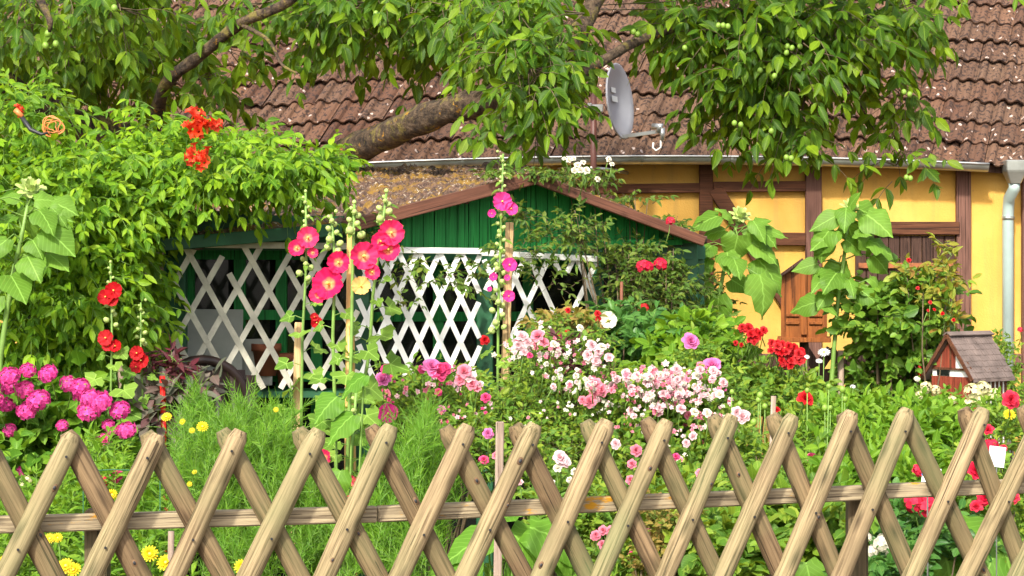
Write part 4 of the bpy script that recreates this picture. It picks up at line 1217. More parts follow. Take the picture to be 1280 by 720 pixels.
def sunflower(label, path, d, leaves, r=.011, head=True):
    gz = ground(d); b0 = at(path[-1][0], path[-1][1], d)
    t = thing('sunflower', label, 'sunflower', (b0.x, d, gz), group='young sunflowers without open blooms')
    pts = [at(x, y, d) for x, y in path] + [Vector((b0.x, d, gz))]; nn = len(pts)
    mb = MB(t.location); mb.tube(pts, [r * (.6 + .5 * i / (nn - 1)) for i in range(nn)], 10); mb.build('stalk', M['stem'], t, True)
    fo = Foliage()
    def on(py):
        for (xa, ya), (xb, yb) in zip(path[:-1], path[1:]):
            if ya <= py <= yb: return at(xa + (xb - xa) * (py - ya) / (yb - ya), py, d)
        return at(path[0][0], path[0][1], d) if py < path[0][1] else at(path[-1][0], py, d)
    for (sy, px, py, tx, ty, s) in leaves:
        """leaf: leaves stalk at photo height sy, blade base at px,py, tip direction tx,ty, size in px"""
        A = V3(on(sy)); dd = rnd.uniform(-.10, .02); C = V3(at(px, py, d + dd)); s_m = s / F * d * rnd.uniform(.72, .96)
        mid = (A + C) / 2 + np.array([0, 0, .02])
        fo.stems(A[None], mid[None], .004, .0035); fo.stems(mid[None], C[None], .0035, .0028)
        dv = np.array([tx + rnd.uniform(-.25, .25), rnd.uniform(-.75, .25), -ty], float); dv /= np.linalg.norm(dv)
        fo.leaves(C[None], dv[None], np.array([[rnd.uniform(-.6, .5), -.75, rnd.uniform(.2, 1.1)]]), s_m, T_BIG)
    for k in range(12):      # younger leaves along the stalk
        py = path[0][1] + (path[-1][1] - path[0][1]) * rnd.uniform(.0, .5); A = V3(on(py)); a = rnd.uniform(0, 6.28)
        leaf_on_petiole(fo, A, (math.cos(a), -.5 + .4 * math.sin(a), .1), .08 + .05 * rnd.random(), rnd.uniform(24, 42) / F * d, T_BIG, (rnd.uniform(-.5, .4), -.6, .7), .0025)
    fo.build('foliage', LM['sunflower'], M['stem'], t, t.location)
    if head:
        hd = MB((0, 0, 0)); hd.sphere((0, 0, 0), .03, 12, 0, (1, 1, .6))
        for k in range(22):
            petal(hd, k * 2.4, R(70 - 30 * (k % 3)), .045, .013, .012, .2, .005, n=2)
        o_ = hd.build('flower_head', M['bud'], t, True); o_.location = pts[0] - t.location; o_.rotation_euler = (R(40), 0, R(20))
    return t

# ------------------------------------------------------------------ walnut tree
def walnut_tree():
    gz = ground(11); base = at(300, 0, 11.4); 
    t = thing('walnut_tree', 'old leaning walnut tree with a lichen-covered limb and hanging green foliage over both roofs', 'tree', (base.x, 11.4, gz))
    m, nt, b = new_mat('walnut_bark')
    v = coords(nt, (1, 1, 1), False)
    n1 = noise(nt, v, 9, 6, .7); n2 = noise(nt, v, 24, 5, .7)
    c = ramp(nt, n2, [(.34, (0.012, 0.008, 0.006)), (.48, (0.060, 0.038, 0.022)), (.68, (0.15, 0.10, 0.06))])
    c = mix(nt, ramp(nt, n1, [(.52, (0, 0, 0)), (.60, (.9, .9, .9))]), c, (0.20, 0.16, 0.035))
    c = mix(nt, ramp(nt, noise(nt, v, 13, 5, .7), [(.62, (0, 0, 0)), (.66, (1, 1, 1))]), c, (0.40, 0.20, 0.02))
    nt.links.new(c, b.inputs['Base Color']); b.inputs['Roughness'].default_value = .95; bump(nt, b, n2, 1.0, .03)
    M['bark'] = m
    def curve(pts, n=6):
        out = []
        P = [Vector(p) for p in pts]
        for i in range(len(P) - 1):
            p0, p1, p2, p3 = P[max(i - 1, 0)], P[i], P[i + 1], P[min(i + 2, len(P) - 1)]
            for k in range(n):
                u = k / n
                out.append(.5 * ((2 * p1) + (p2 - p0) * u + (2 * p0 - 5 * p1 + 4 * p2 - p3) * u * u + (3 * p1 - p0 - 3 * p2 + p3) * u ** 3))
        return out + [P[-1]]
    def limb(name, pts, r0, r1, parent, n=14):
        c_ = curve(pts); mb = MB(t.location)
        mb.tube(c_, [(r0 + (r1 - r0) * i / (len(c_) - 1)) * (1 + .07 * math.sin(i * 1.9)) for i in range(len(c_))], n, rough=.11)
        return mb.build(name, M['bark'], parent, True)
    fork = at(300, 262, 11.3)
    tr = limb('trunk', [(base.x, 11.4, gz - .1), (base.x + .02, 11.4, gz + .5), fork], .19, .15, t)
    limb('limb', [fork, at(385, 212, 10.9), at(460, 180, 10.2), at(540, 145, 9.7), at(625, 118, 9.5), at(700, 68, 9.7), at(742, 5, 10), at(790, -110, 10.2)], .088, .038, t)
    limb('limb', [at(640, 112, 9.5), at(720, 95, 9.8), at(800, 50, 10.2), at(900, 20, 10.6), at(1030, -10, 10.8), at(1200, -60, 10.8)], .030, .015, t)
    limb('limb', [fork, at(230, 200, 11.2), at(150, 172, 10.9), at(60, 140, 10.6), at(-60, 60, 10)], .12, .06, t)
    limb('limb', [at(190, 185, 11.1), at(205, 110, 10.5), at(250, 70, 10.2), at(300, 30, 10), at(360, 2, 9.8), at(430, -60, 9.7)], .036, .020, t)
    limb('limb', [at(300, 30, 10), at(335, 50, 9.8), at(352, 80, 9.7), at(372, 92, 9.6)], .012, .005, t, 8)
    limb('limb', [at(950, 5, 10.7), at(1010, 60, 10.7), at(1060, 110, 10.7), at(1095, 165, 10.7)], .012, .004, t, 8)
    limb('limb', [at(1010, -5, 10.8), at(1015, 70, 10.6), at(1000, 150, 10.6)], .010, .004, t, 8)
    limb('limb', [at(30, -40, 8.2), at(60, 20, 8.0), at(62, 40, 8.0)], .02, .006, t, 8)
    # crown: hanging walnut leaves, clustered at twig tips
    #   px, py, rx, ry, d, rd, n
    C = [(30, 10, 50, 50, 7.9, .35, 28), (110, 5, 60, 38, 7.9, .3, 30), (150, 20, 35, 25, 7.8, .2, 10), (40, 55, 40, 28, 7.8, .2, 8), (175, -20, 60, 30, 8.2, .4, 30),
         (60, 60, 90, 55, 9.9, .5, 60), (170, 70, 70, 55, 10.3, .5, 55), (130, 115, 90, 30, 10.6, .4, 40), (210, 130, 50, 22, 10.4, .4, 20), (20, 120, 60, 25, 10.2, .4, 20),
         (250, 110, 55, 28, 10.2, .4, 22), (210, 35, 40, 35, 10.1, .4, 16), (300, 90, 50, 22, 10.0, .3, 14), (320, 115, 40, 22, 10.0, .3, 10),
         (420, 30, 60, 55, 9.7, .6, 60), (380, 85, 45, 28, 9.8, .4, 20), (350, 50, 30, 22, 9.7, .3, 8), (500, 25, 70, 50, 9.5, .6, 70), (470, 78, 70, 22, 9.2, .3, 20), (560, 55, 60, 50, 9.3, .5, 55), (540, 100, 60, 20, 9.0, .3, 16),
         (640, 40, 55, 55, 9.2, .5, 55), (655, 100, 50, 50, 8.8, .4, 42), (680, 150, 42, 32, 8.7, .3, 26), (640, 160, 30, 25, 8.7, .3, 10), (610, 175, 22, 20, 8.8, .2, 8),
         (730, 35, 50, 45, 9.0, .5, 40), (800, 35, 50, 42, 8.8, .5, 40), (790, 88, 14, 12, 8.7, .1, 3), (860, 30, 50, 50, 8.6, .5, 44), (830, 70, 38, 25, 8.6, .3, 14),
         (930, 40, 60, 60, 8.5, .5, 70), (920, 120, 48, 45, 8.4, .4, 44), (960, 165, 55, 28, 8.3, .3, 30), (1000, 110, 50, 50, 8.5, .4, 42), (1015, 190, 26, 20, 8.3, .25, 9), (985, 205, 30, 14, 8.2, .2, 6), (900, 175, 30, 20, 8.4, .2, 10),
         (1030, 40, 60, 45, 8.6, .5, 52), (1100, 30, 60, 32, 8.7, .5, 40), (1060, 80, 45, 35, 8.6, .4, 26), (1160, 28, 45, 28, 8.7, .4, 22), (1185, 10, 40, 20, 8.8, .3, 12), (1245, 5, 35, 12, 8.8, .3, 7),
         (1115, 120, 26, 28, 8.6, .2, 12), (1130, 140, 22, 18, 8.6, .15, 7), (1115, 165, 16, 16, 8.6, .15, 5), (1120, 212, 30, 14, 8.5, .15, 7), (1128, 235, 24, 12, 8.5, .12, 5),
         (660, 80, 160, 60, 10.2, .5, 80), (420, 60, 120, 50, 10.6, .4, 50), (960, 60, 150, 60, 9.6, .5, 80),
          (330, 15, 90, 28, 9.6, .3, 30), (470, 20, 90, 34, 9.3, .3, 44), (590, 25, 70, 36, 9.0, .3, 40), (1010, 60, 80, 50, 8.9, .3, 36), (1080, 40, 60, 40, 8.9, .3, 22), (600, 70, 60, 22, 8.7, .2, 20), (700, 90, 50, 25, 8.7, .2, 26), (660, 120, 40, 20, 8.6, .2, 16), (740, 50, 40, 22, 8.7, .2, 18), (600, 30, 300, 40, 9.6, .4, 90), (200, 60, 180, 50, 10.6, .4, 70),
        # the rest of the crown above the picture
         (100, -80, 160, 50, 9.6, .8, 70), (400, -80, 160, 50, 10.2, .7, 70), (700, -80, 180, 50, 10.0, .7, 80), (980, -80, 160, 50, 9.6, .7, 70), (600, -160, 380, 50, 10.6, .9, 90)]
    # airy places of the crown: share of the leaves kept
    OPEN = [(715, 20, 812, 215, .0), (796, 80, 872, 205, .10), (770, 196, 880, 330, .0), (1045, 175, 1092, 300, .12), (1160, 25, 1290, 300, .10), (1200, 0, 1290, 30, .5), (425, 74, 600, 260, .06), (290, 66, 425, 260, .22), (200, 0, 285, 55, .45), (800, 105, 862, 260, .2), (1050, 90, 1100, 180, .35),
            (880, 228, 1050, 330, .1), (1090, 245, 1160, 330, .1), (235, 10, 290, 40, .4), (600, 195, 770, 330, .0), (170, 140, 300, 260, .15)]
    fo = Foliage()
    for (px, py, rx, ry, d, rd, n) in C:
        d = d + (2.1 if px > 770 and d < 9.3 else (.3 if 600 < px < 770 else (.8 if px > 300 else .7)))
        P, O = blob_points(px, py - (14 if px > 770 else 14), rx * .95, ry * .8, d, rd, max(3, int(n * ((1.2 if py < 75 else .85) * (.62 if 190 < px < 600 else 1)))), .35)
        qx = CX + P[:, 0] / P[:, 1] * F; qy = HY - (P[:, 2] - .14 - CAMZ) / P[:, 1] * F
        keep = np.ones(len(P), bool)
        for (x0, y0, x1, y1, pr) in OPEN:
            keep &= ~((qx > x0) & (qx < x1) & (qy > y0) & (qy < y1) & (rng.random(len(P)) > pr))
        P, O = P[keep], O[keep]
        if not len(P): continue
        D = norm(O * .55 + np.array([0, -.25, -.12]) + rng.normal(0, .4, P.shape))
        nref = norm(UPV * .75 + np.array([0, -.45, 0]) + SUNV * .3 + rng.normal(0, .25, P.shape))
        q_ = d / 9.0
        fo.sprigs(P, D, q_ * rng.uniform(.13, .22, len(P)), 3, .080 * q_, T_OVAL, .8, 62, nref, .42, True, True, .0022, leafdroop=.5, t0=.3)
        # twigs into the cluster
        c0 = V3(at(px, py - ry * .4, d + rd * .4)); q = P[rng.random(len(P)) < .5]
        fo.stems(np.tile(c0, (len(q), 1)), q, .005, .0025)
    fo.build('crown', LM['walnut'], M['woody'], t, t.location)
    nuts = [(2, 12, 8.0), (57, 57, 7.6), (70, 55, 7.6), (143, 10, 7.6), (60, 42, 7.6), (672, 37, 8.5), (680, 40, 8.5), (687, 42, 8.5), (695, 42, 8.5), (669, 55, 8.5), (690, 100, 8.3), (703, 107, 8.3), (642, 93, 8.5), (480, 30, 9.0), (566, 16, 9), (574, 17, 9),
            (792, 40, 8.3), (797, 43, 8.3), (898, 32, 8.1), (904, 32, 8.1), (910, 33, 8.1), (950, 88, 8.1), (968, 95, 8.1), (984, 58, 8.2), (990, 60, 8.2), (1000, 58, 8.2), (983, 66, 8.2), (918, 154, 8.0), (926, 156, 8.0), (964, 164, 8.0), (983, 197, 8.0), (989, 198, 8.0), (1130, 115, 8.4), (1137, 118, 8.4), (1133, 222, 8.3), (1138, 223, 8.3), (856, 60, 8.2), (705, 139, 8.4), (614, 182, 8.6), (470, 17, 9)]
    for (px, py, d) in nuts:
        d = d + (1.8 if px > 600 else .6)
        put('walnut_fruit', NUT, at(px, py, d), .0135, (rnd.uniform(-.3, .3), 0, -1), t)
walnut_tree()

# ------------------------------------------------------------------ trumpet vine hedge at left
def vine():
    d = 8.0
    t = thing('trumpet_vine', 'big light green trumpet vine mounded over the left of the shed, with orange-red flower clusters', 'vine', (at(80, 0, d).x, d, ground(d)))
    B = [(10, 185, 55, 55, 7.9, .35, 110), (90, 220, 60, 25, 7.9, .3, 60), (0, 290, 60, 90, 7.7, .35, 170), (70, 290, 80, 90, 7.6, .4, 260), (135, 270, 66, 60, 7.7, .4, 180), (165, 215, 65, 35, 7.9, .3, 85),
         (60, 400, 90, 80, 7.6, .4, 260), (120, 370, 60, 90, 7.6, .35, 210), (168, 400, 20, 60, 7.7, .25, 44), (172, 440, 18, 35, 7.8, .2, 22), (165, 305, 28, 45, 7.7, .25, 44), (100, 470, 80, 40, 7.7, .3, 95),
         (245, 222, 60, 22, 7.9, .3, 85), (305, 224, 60, 20, 7.8, .3, 80), (365, 222, 48, 16, 7.85, .25, 50), (395, 212, 28, 22, 7.9, .2, 28), (255, 240, 45, 9, 7.7, .2, 24), (335, 238, 55, 6, 7.7, .2, 14), (300, 195, 60, 22, 8.2, .3, 42), (230, 185, 45, 22, 8.1, .2, 34),
         (190, 160, 30, 18, 8.1, .15, 16), (60, 135, 25, 20, 8.0, .2, 14), (15, 130, 25, 25, 8.0, .2, 16), (240, 262, 18, 8, 7.7, .1, 5)]
    fo = Foliage()
    for (px, py, rx, ry, dd, rd, n) in B:
        P, O = blob_points(px, py - 10, rx, ry * .9, dd, rd, int(n * 1.55), .5)
        D = norm(O * .6 + np.array([0.1, -.35, .10]) + rng.normal(0, .38, P.shape))
        nref = norm(UPV * .75 + np.array([0, -.45, 0]) + SUNV * .35 + rng.normal(0, .2, P.shape))
        fo.sprigs(P, D, rng.uniform(.10, .18, len(P)), 3, .050, T_OVAL, .7, 58, nref, .40, True, True, .0014, leafdroop=.45)
    fo.build('foliage', LM['vine'], M['stem'], t, t.location)
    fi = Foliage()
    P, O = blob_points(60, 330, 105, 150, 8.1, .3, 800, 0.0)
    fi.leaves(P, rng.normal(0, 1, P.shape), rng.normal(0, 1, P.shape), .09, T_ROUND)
    fi.build('inner_foliage', LM['dark'], M['woody'], t, t.location)  # dark fill leaves; the vine's shaded depth is painted in their colour
    tips = [at(x, y, dd) for x, y, dd in ((20, 200, 7.9), (90, 210, 7.9), (160, 240, 7.8), (60, 300, 7.8), (130, 330, 7.8), (190, 380, 7.8), (10, 380, 7.8))]
    stems_from(t, t.location, tips, .018)
    for (px, py, s) in ((243, 152, .052), (256, 163, .056), (240, 166, .045), (266, 155, .035), (244, 193, .045), (258, 199, .050), (22, 140, .028)):
        put('flower', FL['trumpet'], at(px, py, 7.48), s * 1.05, (rnd.uniform(-.3, .3), -1, .6), t)
vine()

def cord():
    c = at(66, 158, 7.45)
    t = thing('coiled_cord', 'orange cord coil with black strap hung in the top of the trumpet vine', 'cord', c)
    mb = MB(t.location)
    pts = []
    for k in range(120):
        a = k / 120 * 2 * math.pi * 5; r = .028 + .010 * math.sin(k * .11) + .004 * math.sin(k * .9)
        pts.append(c + Vector((r * math.cos(a) * 1.05 + .008 * math.sin(k * .05), .008 * k / 24 - .02, r * math.sin(a))))
    mb.tube(pts, .0020, 6); mb.build('coil', M['orange_cord'], t, True)
    s = MB(t.location); s.tube([at(27, 146, 7.43), at(38, 162, 7.42), at(52, 168, 7.41), at(60, 166, 7.41)], [.008, .008, .006, .004], 8); s.build('strap', M['blackpl'], t, True)
    h = MB(t.location); h.tube([at(19, 137, 7.43), at(28, 146, 7.43)], [.010, .009], 10); h.build('handle', M['orange_cord'], t, True)
cord()
# @@PLANTS
# ------------------------------------------------------------------ things in the garden
def stake(name, label, cat, px0, y0, px1, y1, d, r, mat, square=False, group=None):
    a = at(px0, y0, d); b_ = at(px1, y1, d); dz = (a - b_); k = (ground(d) - .05 - a.z) / (b_.z - a.z); e = a + (b_ - a) * k
    mb = MB(e)
    if square: mb.bar(e, a, r * 2, r * 1.4, (0, -1, 0))
    else: mb.tube([e, (a + e) / 2, a], [r * 1.05, r, r * .95], 10)
    o_ = mb.build(name, M[mat], None, not square, bevel=.002 if square else 0); o_.location = e
    return tag(o_, label, cat, group)
stake('bamboo_cane', 'orange-brown bamboo cane tied beside the big pink hollyhocks', 'cane', 438, 292, 434, 640, 6.25, .011, 'bamboo')
stake('bamboo_cane', 'thin second bamboo cane close behind the pink hollyhocks', 'cane', 441, 420, 444, 700, 6.3, .006, 'bamboo')
stake('plant_stake', 'tall pale wooden stake supporting the highest magenta hollyhock', 'stake', 637, 278, 631, 480, 7.75, .0155, 'stake', True)
stake('plant_stake', 'short pale wooden stake left of the pink hollyhocks', 'stake', 374, 403, 371, 520, 6.8, .014, 'stake', True)
stake('plant_stake', 'short brown wooden stake right behind the hydrangeas', 'stake', 151, 457, 151, 530, 7.3, .011, 'old_stake')
stake('plant_stake', 'flat weathered grey-brown stake rising between two fence pickets', 'stake', 625, 527, 622, 720, 4.95, .010, 'old_stake', True)
stake('plant_stake', 'thin grey stake behind the fence above the yellow marigolds', 'stake', 214, 664, 213, 730, 5.0, .008, 'old_stake')
stake('plant_stake', 'grey wooden stake beside the sunflower and the shrub rose', 'stake', 1051, 438, 1051, 520, 9.7, .016, 'old_stake')
stake('plant_stake', 'thin grey stake amid the stems of the shrub rose', 'stake', 1114, 450, 1114, 520, 9.9, .009, 'old_stake')
stake('plant_stake', 'small grey stake end among poppy pods behind the fence', 'stake', 967, 495, 965, 560, 5.9, .008, 'old_stake')
stake('metal_rod', 'rusty brown rod standing in front of the climber at the shed', 'rod', 777, 352, 776, 440, 8.3, .007, 'brown_cane')
stake('metal_rod', 'thick rusty brown tube among the pale pink roses', 'rod', 766, 443, 765, 500, 7.2, .012, 'brown_cane')
stake('metal_rod', 'short red lacquered rod with red plants beside the dark foliage', 'rod', 203, 470, 204, 512, 7.15, .010, 'red_paint')

def birdhouse():
    d = 10.6; base = at(1005, 500, d)
    t = thing('nesting_box', 'brown wooden nesting box with a pointed roof on a post before the yellow wall', 'nesting box', (base.x, d, ground(d)), rotz=R(-8))
    m1 = wood_mat('box_wood', (0.30, 0.095, 0.022), (0.15, 0.045, 0.012), scale=.7, knots=False, rough=.5)
    s = d / F; zb = at(0, 422, d).z - ground(d); zt = at(0, 345, d).z - ground(d); zp = at(0, 326, d).z - ground(d)
    w = 57 * s
    mb = MB(); mb.prism([(-w / 2, 0, zb), (w / 2, 0, zb), (w / 2, 0, zt), (0, 0, zp), (-w / 2, 0, zt)], (0, .22, 0)); mb.build('box', m1, t)
    fr = MB(); fr.box((0, -.012, (zb + zp - .02) / 2), (.030, .018, zp - zb - .05)); fr.box((-w / 4, -.006, zb + .075), (w / 2 - .05, .012, .014)); fr.box((w / 4, -.006, zb + .075), (w / 2 - .05, .012, .014)); fr.box((-w / 4, -.006, zb + .115), (w / 2 - .05, .012, .014)); fr.box((w / 4, -.006, zb + .115), (w / 2 - .05, .012, .014))
    fr.build('front_slat', m1, t, bevel=.002)
    sd = MB()
    for sx in (-1, 1): sd.box((sx * (w / 2 - .008), -.005, (zb + zt) / 2), (.014, .010, zt - zb))
    sd.build('trim', m1, t)
    rf = MB()
    for sx in (-1, 1): rf.bar((0 + sx * .004, .10, zp + .008), (sx * (w / 2 + .035), .10, zt - .022), .30, .016, (0, 0, 1))
    rf.build('roof', M['door'], t, bevel=.002)
    p = MB(); p.tube([(0, .1, -.05), (0, .1, zb)], .024, 10); p.build('post', M['woody'], t, True)
    f_ = MB(); f_.box((0, .11, zb - .012), (w + .04, .26, .024)); f_.build('floor_board', m1, t, bevel=.002)
birdhouse()

def model_house():
    d = 9.4; c = at(1219, 500, d); g = ground(d)
    t = thing('model_house', 'miniature half-timbered house with a grey-pink shingled roof at the right edge', 'model house', (c.x - .03, d, g), rotz=R(38))
    L, W = .235, .225; zb = at(0, 520, d).z - g - .12; ze = at(0, 460, d).z - g; zr = at(0, 421, d).z - g + .01
    red = wood_mat('red_planks', (0.26, 0.055, 0.03), (0.12, 0.025, 0.015), scale=1.2, knots=False, rough=.55)
    wh = M['white_lath']
    core = MB(); core.box((0, 0, (zb + ze) / 2), (L, W, ze - zb)); core.prism([(-L / 2, -W / 2, ze), (-L / 2, W / 2, ze), (-L / 2, 0, zr - .012)], (L, 0, 0)); core.build('wall', wh, t)
    gp = MB()
    for k in range(7):
        y = -W / 2 + (k + .5) * W / 7; gp.box((-L / 2 - .004, y, (zb + ze - .035) / 2), (.008, W / 7 - .003, ze - .035 - zb))
    gp.prism([(-L / 2 - .003, -W / 2 + .004, ze - .004), (-L / 2 - .003, W / 2 - .004, ze - .004), (-L / 2 - .003, 0, zr - .022)], (-.005, 0, 0))
    gp.build('gable_plank', red, t)
    tri = MB(); tri.prism([(-L / 2 - .0085, -W / 2 + .022, ze + .004), (-L / 2 - .0085, -W * .14, ze + .004), (-L / 2 - .0085, -W * .14, ze + (zr - ze) * .60), (-L / 2 - .0085, -W / 2 + .030, ze + .018)], (-.002, 0, 0)); tri.build('gable_panel', wh, t)
    tb = MB()
    for k in range(9):
        x = -L / 2 + k * L / 8; tb.box((x, -W / 2 - .003, (zb + ze) / 2), (.010, .008, ze - zb))
    for z in (ze - .01, ze - .048, zb + .05): tb.box((0, -W / 2 - .0042, z), (L + .01, .006, .009))
    tb.bar((-L / 2 - .005, -W / 2, ze), (-L / 2 - .005, 0, zr - .015), .012, .008, (-1, 0, 0)); tb.bar((-L / 2 - .005, W / 2, ze), (-L / 2 - .005, 0, zr - .015), .012, .008, (-1, 0, 0))
    tb.box((-L / 2 - .006, 0, ze), (.008, W, .010)); tb.box((-L / 2 - .006, 0, (ze + zr) / 2 - .01), (.008, .010, zr - ze - .02))
    tb.build('timber', M['timber_h'], t)
    wn_ = MB(); wn_.box((-L / 2 - .0055, .045, ze - .019), (.006, .07, .026)); wn_.build('window', M['glass'], t)
    sh = simple('shingle', (0.155, 0.115, 0.10), .85, var=.35, scale=14, bmp=.5)
    rf = MB(); ov = .035; sl = (zr - ze) / (W / 2)
    for sy in (-1, 1):
        nrow = 8; Ls = W / 2 + ov
        for r_ in range(nrow):
            ya, yb = Ls * (1 - r_ / nrow), Ls * (1 - (r_ + 1.15) / nrow); yb = max(0, yb)
            n = 16
            for k in range(n):
                x0 = -L / 2 - .035 + (L + .07) * (k + (.5 if r_ % 2 else 0) * .9) / (n + .5); w_ = (L + .07) / (n + .5) - .0015; j = rnd.uniform(-.002, .002)
                A = Vector((x0, sy * (ya + j), zr - ya * sl + .006)); B = Vector((x0, sy * yb, zr - yb * sl + .001))
                rf.prism([A, A + Vector((w_, 0, 0)), B + Vector((w_, 0, 0)), B], (0, 0, .005))
    rf.prism([(-L / 2 - .03, -Ls, zr - Ls * sl - .008), (-L / 2 - .03, 0, zr - .008), (-L / 2 - .03, Ls, zr - Ls * sl - .008), (-L / 2 - .03, Ls, zr - Ls * sl + .003), (-L / 2 - .03, 0, zr + .003), (-L / 2 - .03, -Ls, zr - Ls * sl + .003)], (L + .06, 0, 0))
    rf.bar((-L / 2 - .035, -.012, zr + .006), (L / 2 + .035, -.012, zr + .006), .03, .006, (0, -.6, 1)); rf.bar((-L / 2 - .035, .012, zr + .006), (L / 2 + .035, .012, zr + .006), .03, .006, (0, .6, 1))
    rf.build('roof', sh, t)
    vb = MB()
    for sy in (-1, 1): vb.bar((-L / 2 - .037, 0, zr - .001), (-L / 2 - .037, sy * Ls, zr - Ls * sl - .001), .016, .006, (-1, 0, 0))
    vb.build('barge_board', M['timber_h'], t)
    st = MB(); st.box((0, 0, zb - .015), (L + .1, W + .1, .03)); st.box((0, 0, (zb - .03) / 2), (.10, .10, zb - .03)); st.build('stand', M['post_wood'], t, bevel=.003)
    lt = MB(); q = Vector((-L / 2 - .02, W / 2 + .06, ze - .02)); lt.tube([q - Vector((0, 0, .03)), q + Vector((0, 0, .02)), q + Vector((0, 0, .05))], [.007, .009, .003], 8); lt.build('lantern', M['red_paint'], t, True)
model_house()

def low_fence():
    d = 11.2; a = at(860, 0, d); t = thing('low_fence', 'low dark crossed-lath fence behind the garden in front of the yellow wall', 'fence', (at(960, 0, d).x, d, ground(d)))
    for px in range(830, 1080, 32):
        for sx in (-1, 1):
            mb = MB(t.location); mb.bar(at(px - sx * 17, 436, d - .012 * sx), at(px + sx * 38, 520, d - .012 * sx), .055, .02, (0, -1, 0)); mb.build('picket', M['door'], t, bevel=.003)
    mb = MB(t.location); mb.bar(at(815, 468, d + .03), at(1180, 468, d + .03), .06, .025, (0, -1, 0)); mb.build('rail', M['door'], t, bevel=.003)
low_fence()

def tags():
    d = 5.2
    p = at(1246, 571, d); t = thing('plant_label', 'plain white plant label on a thin wire, right end behind the fence', 'plant label', (p.x, d, ground(d)))
    mb = MB(t.location); mb.box(p, (.042, .003, .052), Matrix.Rotation(.12, 3, 'Y')); mb.build('plate', M['white_tag'], t, bevel=.0008)
    mb = MB(t.location); mb.tube([Vector((p.x, d + .003, ground(d) - .03)), p + Vector((0, .003, -.026))], .0015, 5); mb.build('wire', M['steel'], t)
    p = at(1160, 598, d); t = thing('seed_packet', 'picture seed packet in blue, white and red hanging behind the fence rail', 'seed packet', (p.x, d, ground(d)))
    mb = MB(t.location); mb.box(p + Vector((.008, .002, -.004)), (.048, .003, .060), Matrix.Rotation(.1, 3, 'Y')); mb.build('packet', M['white_tag'], t, bevel=.0008)
    mb = MB(t.location); mb.box(p + Vector((-.006, -.0015, .013)), (.020, .002, .010), Matrix.Rotation(.1, 3, 'Y')); mb.sphere(p + Vector((.006, -.0015, .012)), .007, 8, 0, (1, .2, 1)); mb.build('print', M['label_print'], t)
    mb = MB(t.location); mb.box(p + Vector((.008, -.0015, -.016)), (.030, .002, .016), Matrix.Rotation(.5, 3, 'Y')); mb.build('picture', M['red_paint'], t)
    mb = MB(t.location); mb.tube([Vector((p.x, d + .006, ground(d) - .03)), p + Vector((0, .006, 0))], .002, 5); mb.build('wire', M['steel'], t)
tags()
def wire():
    mb = MB(at(150, 590, 5.4)); mb.tube([at(104, 589, 5.4), at(140, 587, 5.4), at(200, 589, 5.4)], .0016, 6)
    for x in (104, 200): mb.tube([at(x, 589, 5.4), Vector((at(x, 589, 5.4).x, 5.4, ground(5.4)))], .0014, 6)
    o_ = mb.build('plant_support', M['green_dark'], None, True); o_.location = at(150, 590, 5.4); tag(o_, 'thin green wire plant support behind the left pickets', 'plant support')
wire()

# ------------------------------------------------------------------ hollyhocks
hollyhock('hollyhock with two tiers of dark red flowers before the vine hedge', [(138, 328), (140, 420), (137, 560)], 7.1,
          [('h_red', 144, 363, .030), ('h_red', 134, 371, .028), ('h_red', 142, 374, .024), ('h_red', 134, 422, .028), ('h_red', 146, 432, .022), ('h_red', 137, 431, .022)], (328, 412, 14), (435, 520, 9), .0045, .085, .008)
hollyhock('hollyhock with a single drooping crimson flower, next right of the two-tiered one', [(176, 378), (176, 450), (182, 560)], 7.2,
          [('h_red', 173, 441, .026), ('h_red', 178, 450, .028), ('h_red', 172, 458, .024)], (376, 436, 12), (460, 550, 6), .004, .075, .0075)
hollyhock('hollyhock with a pair of crimson-pink flowers and pale leaves, leftmost of the pink group', [(382, 240), (383, 330), (378, 420), (376, 560)], 6.7,
          [('h_pink', 386, 297, .036), ('h_pink', 372, 310, .028), ('h_pink', 392, 316, .018), ('h_red', 397, 403, .020), ('h_red', 394, 396, .014)], (240, 360, 20), (370, 540, 9), .0048, .095, .0085)
hollyhock('hollyhock with one very large pink flower low on its stalk, second of the pink group', [(414, 268), (419, 330), (416, 420), (420, 560)], 6.2,
          [('h_pink', 411, 354, .048), ('h_pink', 424, 328, .034), ('h_pink', 399, 368, .028)], (266, 320, 11), (380, 560, 9), .0052, .10, .010)
hollyhock('hollyhock on the bamboo cane with a large rose-pink flower near the top', [(443, 255), (441, 330), (439, 440), (432, 640)], 6.1,
          [('h_pink', 456, 320, .042), ('h_pink', 466, 340, .024), ('h_yel', 452, 357, .028)], (255, 300, 9), (430, 640, 12), .0055, .105, .0105)
hollyhock('hollyhock leaning left with three pink flowers, rightmost of the pink group', [(483, 242), (477, 290), (466, 370), (462, 440), (440, 560)], 6.3,
          [('h_pink', 490, 291, .040), ('h_pink', 486, 312, .036), ('h_pink', 477, 302, .030)], (241, 285, 9), (345, 520, 13), .0052, .095, .0105)
hollyhock('tallest hollyhock with small magenta flowers beside the pale square stake', [(629, 192), (627, 260), (623, 380), (622, 500)], 7.7,
          [('h_mag', 628, 252, .036), ('h_mag', 639, 261, .026), ('h_mag', 615, 267, .016), ('h_mag', 637, 331, .028), ('h_mag', 636, 370, .023), ('h_mag', 617, 346, .016), ('h_mag', 634, 347, .012), ('h_mag', 612, 361, .010)], (190, 420, 44), (425, 500, 7), .005, .10, .0095)
hollyhock('low hollyhock with a round red flower just behind the fence pickets', [(446, 480), (440, 560), (438, 700)], 5.7,
          [('h_pink', 437, 606, .030), ('h_pink', 406, 571, .024)], (480, 540, 4), (490, 700, 12), .005, .095, .009)

